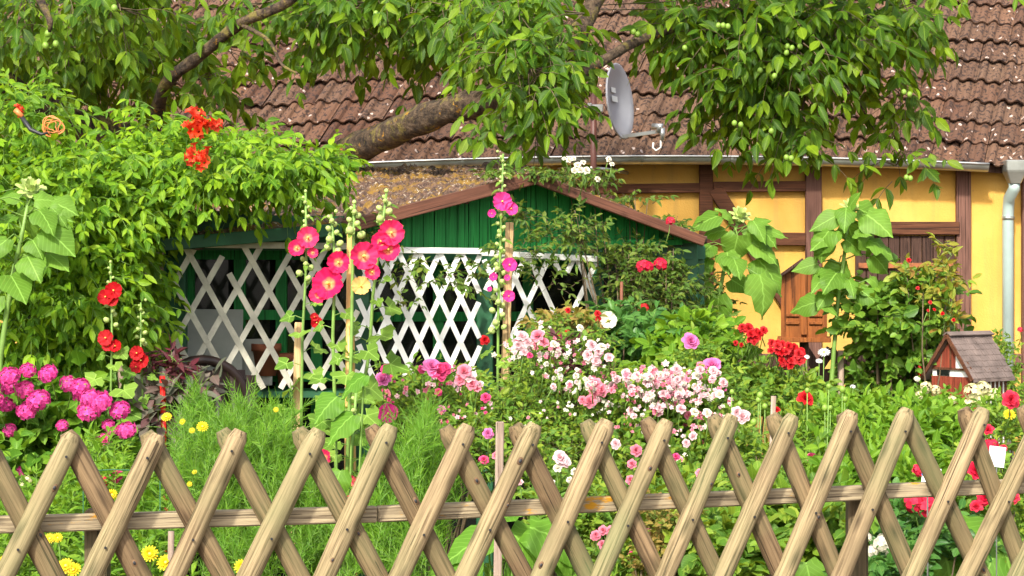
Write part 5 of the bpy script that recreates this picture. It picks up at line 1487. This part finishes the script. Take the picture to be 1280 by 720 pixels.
# ------------------------------------------------------------------ sunflowers
sunflower('sunflower with broad leaves in front of the vine hedge at the left edge', [(38, 240), (26, 300), (10, 380), (0, 450)], 7.0,
          [(262, 32, 262, -.05, 1, 46), (270, 55, 262, .8, .35, 46), (270, 60, 288, .9, .7, 56), (290, 18, 270, -1, .3, 42), (258, 45, 250, 1, -.1, 34), (330, 14, 345, .75, .6, 62), (300, 8, 300, -.8, .8, 44), (250, 24, 248, -.8, -.2, 32), (360, -4, 372, -.5, 1, 46)], .010)
sunflower('sunflower with large heart leaves before the climber, left of the nesting box', [(924, 272), (908, 320), (899, 370), (892, 450)], 9.2,
          [(290, 922, 296, -.02, 1, 52), (285, 905, 288, -1, .1, 34), (282, 935, 285, .9, .5, 44), (292, 950, 292, .9, .8, 42), (310, 948, 325, .75, .75, 56), (330, 950, 345, .5, 1, 52), (325, 878, 322, -.9, .55, 48), (340, 885, 352, -.9, .2, 40), (355, 898, 372, -.15, 1, 62), (300, 945, 278, .7, -.2, 30), (365, 870, 385, -.9, .5, 42), (345, 915, 350, 1, .6, 34), (280, 915, 275, -.4, -.7, 26)], .011)
sunflower('tallest sunflower with a bent crown of leaves beside the plank door', [(1062, 262), (1058, 300), (1048, 370), (1043, 430), (1037, 510)], 9.6,
          [(275, 1045, 270, -.9, .4, 40), (270, 1062, 258, .2, -.6, 30), (275, 1075, 262, .9, .35, 46), (280, 1080, 285, .7, .9, 44), (300, 1035, 290, -.8, .7, 42), (300, 1030, 300, -.3, .9, 36), (290, 1060, 280, .1, 1, 36), (325, 1092, 320, .7, .7, 34), (320, 1048, 330, -.15, 1, 52), (330, 1020, 330, -1, .3, 36), (355, 1030, 335, .5, .9, 36), (350, 1058, 300, 1, .9, 34), (375, 1088, 348, .8, .5, 36), (378, 1020, 378, -.9, .2, 42), (390, 1030, 382, .7, .6, 26), (410, 1045, 400, .6, .7, 22)], .012)

# ------------------------------------------------------------------ hydrangea
hy = [(12, 470), (12, 484), (30, 487), (35, 463), (60, 467), (85, 480), (100, 484), (48, 500), (34, 513), (112, 497), (125, 502), (112, 513), (150, 513), (8, 506), (78, 532), (12, 538), (135, 531), (155, 540), (65, 577), (30, 588), (140, 538), (100, 492), (-12, 476), (-8, 500)]
hs = [.052, .050, .055, .045, .050, .050, .055, .070, .062, .055, .060, .062, .062, .052, .035, .040, .032, .038, .036, .038, .03, .045, .05, .05]
bush('hydrangea', 'hydrangea bush covered with domed bright pink flower heads, left behind the fence', 'hydrangea',
     [(30, 515, 80, 40, 7.2, .35, 150), (110, 525, 55, 35, 7.2, .3, 90), (60, 565, 90, 35, 7.0, .3, 110), (70, 480, 70, 20, 7.3, .25, 50), (20, 610, 60, 30, 6.9, .25, 50), (160, 560, 30, 30, 7.1, .25, 30)],
     'hydrangea', .064, .10, 2, T_ROUND, .3, flowers=[('hydr', x, y, s_ * rnd.uniform(.55, .66), 6.82 + rnd.uniform(-.06, .05)) for (x, y), s_ in zip(hy, hs)], stem_mat='stem', front=.25, leafdroop=.25)

# ------------------------------------------------------------------ feathery plants
def feathery(label, blobs, flowers=()):
    d = blobs[0][4]; t = thing('feathery_plant', label, 'plant', (at(blobs[0][0], 0, d).x, d, ground(d)), group='feathery green plants behind the fence')
    fo = Foliage(); tips = []
    for (px, py, rx, ry, dd, rd, n) in blobs:
        P, O = blob_points(px, py, rx, ry, dd, rd, n, .35)
        P = P[P[:, 2] > ground(dd)]
        tuft = np.sin(P[:, 0] * 31 + P[:, 1] * 9) * np.sin(P[:, 2] * 24 + P[:, 0] * 7 + P[:, 1] * 13)
        P = P[tuft > -.45 + rng.normal(0, .25, len(P))]
        P = P + np.array([0, 0, .05]) * (np.sin(P[:, 0:1] * 47) + np.sin(P[:, 0:1] * 83 + 2)) * .5
        D = norm(rng.normal(0, .34, P.shape) + np.array([0, -.05, 1.0]))
        fo.sprigs(P - D * .07, D, rng.uniform(.10, .18, len(P)), 11, .030, T_BLADE, .35, 38, norm(rng.normal(0, .3, P.shape) + np.array([-.3, -1, .6])), .5, True, True, .0007, leafdroop=.0, t0=.08)
        tips += [tuple(P[i]) for i in rng.choice(len(P), 5)]
    fo.build('foliage', LM['feather'], M['stem'], t, t.location); stems_from(t, t.location, tips, .004, 'stem')
    for key, px, py, s in flowers: put('flower', FL[key], at(px, py, d - .3), s, facing(.7, .3), t)
feathery('wide feathery bright green plant behind the left fence pickets', [(275, 575, 60, 55, 5.75, .28, 700), (320, 545, 50, 35, 5.8, .25, 400), (345, 600, 50, 60, 5.7, .25, 480), (240, 640, 70, 60, 5.6, .25, 300), (320, 680, 80, 50, 5.5, .25, 300), (250, 530, 35, 25, 5.9, .2, 110)],
         [('yellow', 243, 590, .007), ('yellow', 237, 605, .007), ('yellow', 345, 512, .007), ('yellow', 300, 548, .006), ('yellow', 208, 521, .014), ('yellow', 253, 533, .015), ('yellow', 228, 527, .008), ('yellow', 240, 538, .008)])
feathery('second feathery green plant right of the low red hollyhock', [(505, 580, 45, 45, 5.6, .25, 360), (500, 640, 60, 45, 5.5, .25, 330), (545, 600, 35, 45, 5.7, .2, 200), (480, 690, 70, 35, 5.4, .2, 240), (395, 660, 30, 60, 5.6, .2, 200), (530, 540, 30, 16, 5.8, .15, 70)])

# ------------------------------------------------------------------ roses
prnd = random.Random(3)
def scatter(keys, boxes, s0, s1, d=None):
    out = []
    for (x0, y0, x1, y1, n) in boxes:
        for _ in range(n):
            out.append((prnd.choice(keys), prnd.uniform(x0, x1), prnd.uniform(y0, y1), prnd.uniform(s0, s1)) + ((d,) if d else ()))
    return [f if len(f) > 4 else f + (prnd.uniform(6.42, 6.72),) for f in out]
fl = scatter(['r_pale', 'r_pale', 'r_white', 'r_pale', 'r_pale', 'r_white', 'r_mid'], [(785, 468, 860, 495, 34), (800, 490, 875, 520, 14), (835, 462, 905, 500, 20), (765, 465, 800, 490, 8)], .011, .018) \
   + scatter(['r_mid', 'r_pale'], [(775, 500, 860, 535, 13), (840, 510, 900, 570, 10)], .010, .016)
cr = bush('climbing_rose', 'climbing rose thick with small pale pink flowers in the middle right of the garden', 'rose bush',
     [(800, 500, 70, 35, 6.85, .35, 300), (860, 520, 60, 40, 6.75, .3, 250), (850, 480, 60, 22, 6.9, .3, 170), (800, 560, 80, 40, 6.6, .3, 240), (890, 580, 60, 40, 6.5, .3, 160), (780, 620, 80, 45, 6.3, .3, 180), (760, 690, 90, 40, 6.1, .3, 130)],
     'rose', .030, .10, 3, T_ROUND, .5, base=820, flowers=fl, sm='woody')
blossom_mass(cr, [(780, 466, 870, 500, 6.5, 110, .005, .012), (835, 470, 905, 520, 6.5, 60, .006, .011), (780, 500, 905, 545, 6.45, 70, .005, .010), (840, 540, 900, 600, 6.3, 30, .005, .009)], [PM['pale_pink'], PM['white'], PM['pale_pink'], PM['mid_pink']])
fl = [('r_pale', 652, 420, .022), ('r_pale', 660, 428, .02), ('r_pale', 648, 432, .018), ('r_mid', 672, 420, .024), ('r_mid', 680, 428, .018), ('r_pale', 655, 440, .016), ('r_hot', 662, 444, .012), ('r_pale', 740, 432, .022), ('r_pale', 748, 440, .02), ('r_pale', 735, 444, .02), ('r_white', 752, 434, .018), ('r_pale', 745, 452, .018), ('r_pale', 761, 447, .018), ('r_white', 725, 410, .014),
      ('r_mid', 745, 480, .022), ('r_mid', 752, 488, .024), ('r_mid', 742, 490, .018), ('r_mid', 737, 502, .024), ('r_mid', 728, 500, .015), ('r_white', 692, 430, .014), ('r_white', 712, 480, .014), ('r_white', 720, 470, .012), ('r_white', 700, 470, .012), ('r_white', 733, 485, .010), ('r_white', 683, 455, .010), ('r_mid', 765, 488, .012)] \
   + scatter(['r_white', 'r_pale'], [(690, 455, 745, 490, 16)], .007, .012)
tb_ = bush('rose_bush', 'tall rose bush with loose pink and white blooms right of the stake-tied hollyhock', 'rose bush',
     [(680, 460, 50, 40, 7.1, .3, 190), (730, 470, 50, 40, 7.0, .3, 190), (660, 510, 55, 35, 6.9, .3, 180), (720, 530, 60, 40, 6.8, .3, 210), (650, 560, 50, 40, 6.5, .3, 140), (700, 590, 60, 45, 6.4, .3, 180), (690, 415, 30, 20, 7.2, .2, 45), (745, 425, 25, 14, 7.1, .15, 30)],
     'rose', .028, .10, 3, T_OVAL, .45, flowers=fl, sm='woody')
blossom_mass(tb_, [(640, 415, 690, 450, 6.75, 36, .006, .012), (680, 430, 760, 500, 6.65, 80, .005, .010), (725, 475, 760, 510, 6.6, 24, .006, .012), (660, 500, 780, 560, 6.4, 30, .004, .008)], [PM['pale_pink'], PM['white'], PM['white'], PM['mid_pink']], 9)
bush('rose_bush', 'pale lilac-pink rose bush with large blooms left of the red geraniums', 'rose bush',
     [(885, 470, 35, 30, 7.4, .25, 90), (870, 440, 25, 22, 7.5, .2, 45), (905, 500, 35, 25, 7.2, .2, 80)],
     'rose', .036, .10, 3, T_OVAL, .4, flowers=[('r_lil', 863, 427, .034), ('r_lil', 890, 457, .036), ('r_lil', 888, 461, .030), ('r_lil', 904, 489, .036), ('r_mid', 875, 459, .022), ('r_mid', 899, 486, .02), ('crim', 873, 478, .030), ('r_mid', 883, 490, .018)])
fl = [('r_lil', 540, 459, .034), ('r_hot', 549, 464, .036), ('r_hot', 557, 460, .022), ('r_mid', 580, 464, .026), ('r_pale', 587, 470, .024), ('r_mid', 590, 480, .022), ('r_mid', 575, 475, .020), ('r_lil', 478, 475, .030), ('r_hot', 483, 461, .022), ('h_mag', 485, 517, .034), ('r_lil', 552, 512, .016), ('r_hot', 548, 490, .014), ('r_hot', 607, 497, .018), ('r_mid', 597, 486, .014), ('r_hot', 527, 462, .015), ('r_pale', 600, 480, .013), ('r_hot', 543, 582, .014, 6.0), ('r_lil', 610, 542, .018, 6.0), ('r_hot', 605, 575, .016, 6.0), ('r_mid', 620, 570, .013, 6.0)]
db_ = bush('rose_bush', 'deep pink rose bush in front of the bright white lattice', 'rose bush',
     [(500, 490, 45, 28, 7.0, .25, 120), (560, 490, 55, 28, 7.0, .25, 160), (590, 520, 50, 30, 6.8, .25, 130), (530, 520, 60, 25, 6.8, .25, 130), (600, 560, 40, 40, 6.4, .25, 110), (545, 470, 40, 14, 7.05, .2, 40)],
     'rose', .032, .10, 3, T_OVAL, .4, flowers=fl, sm='woody')
blossom_mass(db_, [(470, 455, 610, 500, 6.75, 60, .005, .011), (520, 500, 620, 590, 6.4, 30, .004, .009)], [PM['hot_pink'], PM['mid_pink'], PM['pale_pink']], 12)
bush('red_geranium', 'tall red-flowering geranium below the nesting box with clusters of scarlet blooms', 'geranium',
     [(925, 466, 50, 20, 8.3, .3, 90), (985, 482, 50, 18, 8.2, .3, 90), (940, 495, 60, 22, 8.0, .3, 120), (1000, 495, 40, 22, 8.0, .3, 70)],
     'rose', .036, .09, 3, T_ROUND, .4, flowers=sum([blooms('r_red', x, y, s, n, 7.95) for x, y, s, n in ((935, 415, .042, 7), (946, 414, .036, 6), (943, 424, .030, 4), (923, 430, .024, 3), (971, 433, .036, 6), (982, 438, .042, 8), (992, 445, .040, 8), (983, 454, .034, 6), (977, 444, .030, 4), (958, 492, .022, 2), (972, 488, .02, 2))], []))
bush('shrub_rose', 'tall shrub rose with dark leaves and reddish young shoots before the plank door', 'rose bush',
     [(1095, 400, 48, 34, 9.7, .35, 95), (1150, 390, 46, 40, 9.7, .35, 90), (1120, 440, 60, 32, 9.7, .35, 85), (1090, 365, 28, 18, 9.7, .2, 30), (1135, 360, 44, 20, 9.7, .25, 44), (1160, 450, 30, 35, 9.7, .25, 70), (1100, 480, 45, 25, 9.7, .3, 60)],
     'shrub', .055, .17, 3, T_ROUND, .35, base=1115, shell=.2, jit=.5, nstem=3, stem_r=.011, sm='woody')
bush('shrub_rose', 'upright reddish-yellow young rose shoots rising above the tall shrub rose', 'rose bush',
     [(1180, 330, 12, 26, 9.5, .1, 18), (1165, 365, 25, 18, 9.45, .15, 16), (1190, 350, 18, 16, 9.5, .1, 14), (1185, 305, 7, 10, 9.5, .05, 5), (1135, 335, 10, 10, 9.5, .05, 7), (1185, 395, 16, 22, 9.4, .1, 16), (1165, 330, 10, 10, 9.5, .1, 6)],
     'rose_red', .052, .10, 2, T_OVAL, .3, base=1150, stem_r=.006, sm='stem', nstem=1, flowers=[('r_red', 1147, 360, .010), ('r_red', 1163, 378, .010), ('r_red', 1168, 387, .009), ('r_red', 1178, 392, .010), ('r_red', 1192, 400, .010), ('r_red', 1160, 388, .008), ('r_red', 1136, 325, .012)])

bush('red_rose', 'red rose with single round bloom above the fence right of the poppy pods', 'rose bush',
     [(1005, 530, 28, 22, 6.6, .2, 60), (1010, 560, 40, 25, 6.4, .2, 70)], 'rose', .032, .09, 3, T_OVAL, .4, flowers=[('r_red', 1007, 498, .029, 6.5), ('r_red', 971, 512, .012, 6.3), ('r_hot', 1015, 573, .020, 6.1), ('r_red', 1085, 588, .010, 6.1)])
bush('red_rose', 'red rose bush at the right edge behind the last pickets', 'rose bush',
     [(1255, 530, 40, 28, 6.4, .2, 80), (1230, 600, 50, 40, 6.0, .25, 120), (1260, 640, 40, 30, 5.9, .2, 70), (1180, 625, 40, 28, 6.0, .2, 60)], 'rose', .034, .09, 3, T_OVAL, .4,
     flowers=[('r_crim', 1263, 500, .029), ('r_crim', 1235, 537, .018), ('crim', 1238, 557, .020), ('r_crim', 1220, 588, .031, 5.7), ('r_crim', 1232, 622, .026, 5.7), ('r_crim', 1247, 626, .024, 5.7), ('r_crim', 1266, 622, .022, 5.7), ('r_crim', 1220, 633, .020, 5.7), ('crim', 1150, 588, .016, 5.6), ('r_crim', 1148, 587, .018, 5.7), ('crim', 1160, 632, .030, 5.5), ('crim', 1142, 628, .026, 5.5), ('r_crim', 1255, 560, .012)])
bush('pale_rose', 'small rose with pale pink blooms peeking between the pickets at the centre', 'rose bush',
     [(700, 610, 35, 25, 5.6, .15, 70), (690, 640, 40, 22, 5.5, .15, 60)], 'rose', .030, .08, 3, T_OVAL, .4,
     flowers=[('r_pale', 700, 572, .022, 5.45), ('r_pale', 706, 577, .018, 5.45), ('r_white', 697, 585, .014, 5.45), ('r_white', 718, 590, .012, 5.45), ('r_pale', 770, 555, .016, 5.6), ('r_white', 690, 603, .010, 5.45), ('r_white', 712, 600, .010, 5.45), ('r_pale', 650, 603, .010, 5.45)])
bush('pale_rose', 'low rose with a spray of pink buds between pickets right of centre', 'rose bush',
     [(760, 640, 40, 30, 5.5, .15, 90), (800, 690, 50, 30, 5.4, .15, 90), (870, 630, 50, 40, 5.6, .2, 130)], 'rose', .030, .08, 3, T_OVAL, .4,
     flowers=[('r_mid', 745, 669, .014, 5.3), ('r_mid', 754, 663, .014, 5.3), ('r_mid', 763, 664, .015, 5.3), ('r_mid', 753, 681, .014, 5.3), ('r_mid', 742, 671, .010, 5.3), ('r_mid', 788, 600, .014, 5.4), ('r_mid', 795, 563, .018, 5.5), ('r_mid', 790, 580, .014, 5.5), ('r_mid', 810, 665, .010, 5.3), ('r_hot', 845, 571, .012, 5.5), ('r_mid', 875, 592, .014, 5.4), ('r_hot', 791, 693, .012, 5.3)])
bush('pale_rose', 'pale pink cabbage rose standing just behind a picket right of centre', 'rose bush',
     [(925, 555, 25, 25, 6.2, .15, 60), (950, 590, 50, 30, 6.1, .2, 100)], 'rose', .030, .08, 3, T_OVAL, .4, flowers=[('r_pale', 928, 521, .026, 6.0), ('r_pale', 921, 516, .020, 6.0), ('r_pale', 851, 511, .018, 6.2), ('r_white', 868, 515, .016, 6.2), ('r_white', 884, 516, .016, 6.2), ('r_pale', 866, 545, .015, 6.2), ('r_pale', 858, 554, .014, 6.2)])

bush('cream_flower_plant', 'plant with creamy yellow flower clusters in front of the model house', 'plant',
     [(1235, 516, 45, 18, 8.2, .2, 80), (1165, 500, 28, 18, 8.6, .2, 50)], 'herb', .034, .08, 3, T_OVAL, .4,
     flowers=[('cream', 1215, 490, .034), ('cream', 1228, 486, .030), ('cream', 1222, 500, .026), ('cream', 1243, 494, .026), ('cream', 1212, 505, .022), ('cream', 1158, 484, .022), ('cream', 1170, 488, .020), ('cream', 1190, 500, .018), ('cream', 1150, 494, .018), ('wclus', 1146, 474, .012), ('crim', 1220, 508, .020), ('yellow', 1262, 518, .018, 6.2)])

# climber over the right half of the shed and white roses on its roof
bush('climber', 'fine-leaved olive climber sprawling over the right half of the green shed', 'climber',
     [(715, 285, 60, 30, 8.45, .08, 75), (640, 310, 40, 35, 8.35, .06, 26), (785, 350, 36, 45, 8.6, .12, 90), (690, 345, 50, 30, 8.4, .06, 14), (820, 375, 50, 50, 8.75, .18, 200), (850, 350, 35, 25, 8.9, .15, 60), (800, 318, 60, 24, 8.75, .1, 80), (870, 410, 50, 35, 8.9, .2, 150), (775, 410, 40, 25, 8.5, .1, 60), (900, 380, 30, 40, 9.4, .15, 40),
      (600, 332, 40, 10, 8.3, .05, 12), (540, 345, 40, 12, 8.2, .05, 10), (520, 328, 30, 8, 8.2, .05, 8), (480, 300, 20, 25, 8.15, .05, 14), (450, 292, 30, 10, 8.1, .05, 16), (500, 375, 25, 16, 8.15, .05, 5), (580, 350, 20, 18, 8.2, .05, 8), (650, 265, 25, 18, 8.4, .06, 18),
      (690, 212, 35, 9, 8.5, .1, 34), (735, 220, 40, 10, 8.7, .12, 36), (790, 245, 40, 9, 8.9, .1, 18), (625, 212, 22, 8, 8.4, .08, 22), (845, 275, 30, 10, 9.0, .1, 14)],
     'olive', .032, .11, 3, T_OVAL, .7, base=800, stem_r=.006, sm='woody', reach=110, flowers=[('r_white', 711, 200, .014, 8.3), ('r_white', 717, 198, .012, 8.3), ('r_white', 722, 206, .016, 8.3), ('r_white', 729, 203, .013, 8.3), ('r_white', 725, 212, .017, 8.3), ('r_white', 733, 213, .018, 8.3), ('r_white', 718, 213, .015, 8.3), ('r_white', 761, 199, .014, 8.4), ('r_white', 765, 205, .012, 8.4), ('r_white', 747, 224, .014, 8.4), ('r_white', 705, 198, .010, 8.3),
      ('crim', 803, 332, .024, 8.4), ('crim', 810, 333, .022, 8.4), ('crim', 826, 330, .026, 8.4), ('crim', 838, 276, .018, 8.6), ('ger', 806, 384, 0.0156, 8.4), ('ger', 800, 390, 0.0109, 8.4)], nstem=3, leafdroop=.3)

bush('dahlia_plant', 'leafy plant with one cream single flower below the climber', 'plant',
     [(800, 420, 50, 30, 8.0, .2, 100), (850, 425, 40, 30, 8.0, .2, 90), (770, 400, 22, 20, 8.0, .1, 30), (735, 415, 26, 14, 7.9, .15, 36)], 'rose_dark', .052, .10, 3, T_OVAL, .4,
     flowers=[('single', 760, 400, .034, 7.7), ('r_red', 705, 418, .026, 7.6), ('r_red', 710, 388, .012, 7.6), ('r_red', 747, 392, .014, 7.6), ('r_red', 748, 398, .012, 7.6)])
bush('yellow_shoots_plant', 'plant with yellow and russet young shoots between the white lattice and cream flower', 'plant',
     [(690, 402, 30, 12, 7.7, .1, 34), (730, 398, 22, 12, 7.7, .1, 20)], 'dry', .040, .08, 3, T_OVAL, .3, flowers=[('r_red', 606, 425, .020, 7.5)])
bush('leafy_plant', 'light green leafy plant beside the left sunflower of the pair at the nesting box', 'plant',
     [(860, 420, 35, 25, 7.9, .2, 80), (830, 450, 40, 20, 7.8, .2, 80), (900, 430, 30, 20, 8.2, .2, 50)], 'herb', .055, .10, 2, T_ROUND, .3)
bush('burgundy_plant', 'burgundy-leaved plant with dark plumes among the pale pink roses', 'plant',
     [(708, 440, 12, 14, 6.9, .06, 16), (725, 455, 16, 9, 6.9, .06, 18)], 'burgundy', .050, .08, 2, T_NARROW, .3)
bush('burgundy_plant', 'purple-leaved amaranth with grey-green leaves beside the dark chair', 'plant',
     [(218, 448, 16, 12, 7.3, .08, 14), (222, 465, 20, 8, 7.3, .08, 12), (190, 450, 12, 8, 7.3, .06, 6)], 'burgundy', .06, .08, 2, T_NARROW, .3)
bush('broad_leaved_plant', 'plant with long grey-green and purple leaves behind the feathery plant', 'plant',
     [(220, 492, 40, 18, 7.3, .15, 22), (235, 475, 30, 12, 7.3, .12, 12), (180, 500, 30, 20, 7.3, .15, 16), (200, 530, 30, 20, 7.2, .15, 20)], 'purple_grey', .075, .10, 2, T_OVAL, .3)

# ------------------------------------------------------------------ low green plants behind the fence
bush('potato_plant', 'dense light green bushy plant behind the fence between two wide-set pickets', 'plant',
     [(1060, 530, 50, 28, 6.6, .25, 200), (1120, 540, 60, 35, 6.5, .3, 260), (1080, 570, 60, 35, 6.3, .25, 220), (1170, 550, 50, 35, 6.5, .25, 200), (1130, 600, 60, 40, 6.1, .25, 200), (1040, 600, 50, 40, 6.1, .25, 160)], 'herb', .042, .09, 3, T_OVAL, .25, stem_mat='stem', up=1.0)
bush('marigold_plant', 'marigold plant with yellow flowers at the bottom left behind the fence', 'marigold',
     [(60, 640, 80, 45, 5.6, .25, 260), (150, 620, 70, 45, 5.7, .25, 220), (40, 695, 80, 30, 5.4, .2, 150), (170, 690, 60, 35, 5.4, .2, 150), (120, 570, 40, 25, 6.0, .2, 80)], 'herb', .036, .08, 3, T_NARROW, .3, stem_mat='stem', up=.9,
     flowers=[('yellow', 82, 707, .020, 5.0), ('yellow', 92, 712, .018, 5.0), ('yellow', 187, 692, .020, 5.0), ('yellow', 207, 703, .021, 5.0), ('yellow', 62, 673, .013, 5.1), ('yellow', 302, 708, .018, 4.95), ('yellow', 72, 672, .012, 5.1), ('yellow', 4, 583, .016, 6.2), ('cream', 33, 602, .018, 6.0), ('yellow', 140, 618, .014, 5.4), ('crim', 130, 602, .016, 5.6), ('r_hot', 145, 595, .020, 5.6), ('daisy', 3, 600, .01, 5.8), ('yellow', 5, 700, .012, 5.0), ('r_hot', 130, 548, .014, 5.9), ('hydr', 158, 538, .03, 6.2), ('hydr', 130, 553, .028, 6.2)])
bush('leafy_plant', 'green leafy plants with yellow blossom below the rail right of centre', 'plant',
     [(900, 680, 70, 40, 5.3, .25, 200), (960, 640, 60, 40, 5.6, .25, 180), (1030, 660, 60, 45, 5.5, .25, 180), (850, 640, 50, 50, 5.8, .25, 130)], 'rose', .042, .09, 3, T_ROUND, .3, stem_mat='stem')
bush('bronze_plant', 'small-leaved bronze and yellow shrub behind the pickets right of centre', 'plant',
     [(835, 650, 40, 35, 5.35, .12, 120), (820, 690, 40, 30, 5.3, .12, 80)], 'dry', .020, .07, 3, T_ROUND, .3)
bush('leafy_plant', 'rose foliage with small white blossom low at the right behind the fence', 'plant',
     [(1110, 660, 60, 30, 5.6, .2, 130), (1190, 670, 50, 25, 5.6, .2, 90), (1100, 700, 60, 25, 5.3, .2, 90)], 'rose_dark', .034, .09, 3, T_ROUND, .3, flowers=[('wclus', 1104, 680, .022, 5.2), ('wclus', 1118, 695, .020, 5.2), ('wclus', 1090, 690, .016, 5.2), ('wclus', 1084, 672, .012, 5.2)])

def poppy():
    d = 6.3; t = thing('poppy_plant', 'poppy plant gone to seed, with round pale green pods left of the red rose', 'poppy', (at(950, 0, d).x, d, ground(d)))
    mb = MB(t.location)
    pods = [(923, 520, .010), (950, 494, .010), (925, 505, .009), (942, 528, .011), (948, 500, .009), (931, 537, .012), (956, 508, .009), (1014, 564, .009), (1009, 488, .008), (1038, 510, .008), (1031, 510, .010), (915, 430 + 60, .008)]
    pods += [(1036, 483, .008), (1053, 487, .010), (1056, 499, .009)]
    for px, py, s in pods:
        p = at(px, py, d + rnd.uniform(-.1, .1)); q = Vector((p.x + rnd.uniform(-.06, .06), p.y, ground(d)))
        mb.tube([p, p.lerp(q, .4) + Vector((rnd.uniform(-.01, .01), 0, 0)), q], .0018, 5)
        put('bud', NUT, p, s, (rnd.uniform(-.2, .2), -.2, 1), t)
    mb.build('stem', M['stem'], t, True)
poppy()
def daisies():
    d = 9.0; t = thing('daisy_plant', 'daisy plant with two white flowers beside the post of the nesting box', 'daisy', (at(1020, 0, d).x, d, ground(d))); mb = MB(t.location)
    for px, py, s in ((1030, 440, .026), (1008, 446, .014), (1024, 451, .015), (1066, 483, .012)):
        p = at(px, py, d); put('flower', FL['daisy'], p, s, (rnd.uniform(-.2, .2), -.6, .8), t); mb.tube([p, Vector((p.x - .02, d, ground(d)))], .002, 5)
    mb.build('stem', M['stem'], t, True)
daisies()

def broad_plant(label, d, leaves):
    t = thing('broad_leaved_plant', label, 'plant', (at(leaves[0][0], 0, d).x, d, ground(d))); fo = Foliage(); g = V3(t.location)
    for (px, py, tx, ty, s) in leaves:
        C = V3(at(px, py, d + rnd.uniform(-.06, .06))); m_ = (g + C) / 2 + np.array([0, 0, .03]); fo.stems(g[None], m_[None], .005, .004); fo.stems(m_[None], C[None], .004, .003)
        fo.leaves(C[None], np.array([[tx, -.35, -ty]]), np.array([[rnd.uniform(-.2, .2), -.6, .8]]), s / F * d, T_BIG)
    fo.build('foliage', LM['broad'], M['stem'], t, t.location)
broad_plant('young sunflower plant with pale heart-shaped leaves under the rail at the centre', 5.3, [(640, 665, .7, .7, 70), (665, 660, 1, .3, 75), (610, 668, -1, .5, 70), (625, 650, .2, -.2, 45), (690, 672, .9, .9, 55), (590, 700, -.9, .6, 60), (650, 700, .3, 1, 60), (700, 700, .8, .6, 50), (560, 712, -.6, .6, 45)])
broad_plant('rhubarb-like plant with big wrinkled green leaves at the bottom right', 5.5, [(1175, 665, .2, 1, 80), (1200, 660, .9, .5, 70), (1160, 690, -.8, .8, 65), (1210, 700, .8, .9, 60), (1250, 680, .5, 1, 75), (1240, 700, -.5, .9, 60), (1180, 705, .3, 1, 60)])
broad_plant('single large-leaved plant at the bottom between pickets right of centre', 5.3, [(1008, 705, .2, 1, 50), (1020, 712, -.6, .6, 50), (985, 715, -.6, .8, 45)])
broad_plant('pair of round light leaves growing behind the fence left of centre', 5.5, [(425, 590, -.3, .9, 40), (440, 520, -.8, .6, 44), (420, 497, -.6, .5, 40), (455, 470, -.9, .4, 36)])

def grass():
    """ground cover between the plants"""
    fo = Foliage(); n = 5200
    P = np.stack([rng.uniform(-2.6, 2.8, n), rng.uniform(5.0, 12.6, n), np.zeros(n)], 1)
    keep = ~((P[:, 1] > 7.7) & (P[:, 0] < .62)); P = P[keep]
    P[:, 2] = [ground(y) + .02 for y in P[:, 1]]
    D = norm(np.array([0, 0, 1.0]) + rng.normal(0, .35, P.shape))
    fo.sprigs(P, D, rng.uniform(.12, .38, len(P)), 4, .055, T_OVAL, .3, 55, norm(np.array([[-.2, -.4, .9]]) + rng.normal(0, .2, P.shape)), .4, True, True, .0015)
    o_ = fo.build('ground_cover', LM['herb'], M['stem'], None); tag(o_, 'low leafy green ground cover filling the garden beds', 'ground cover', kind='stuff')
grass()
bush('garden_shrub', 'mixed green border shrub in the shade at the foot of the model house', 'shrub',
     [(1180, 515, 60, 18, 8.4, .3, 110), (1075, 505, 60, 14, 9.0, .3, 70)], 'rose', .040, .09, 3, T_OVAL, .3)
bush('garden_shrub', 'green shrub with small pale leaves climbing beside the downpipe', 'shrub',
     [(1255, 450, 16, 32, 9.9, .15, 60), (1262, 480, 24, 22, 9.8, .2, 60)], 'rose', .032, .09, 3, T_OVAL, .3, flowers=[('crim', 1275, 412, .012, 9.6)])
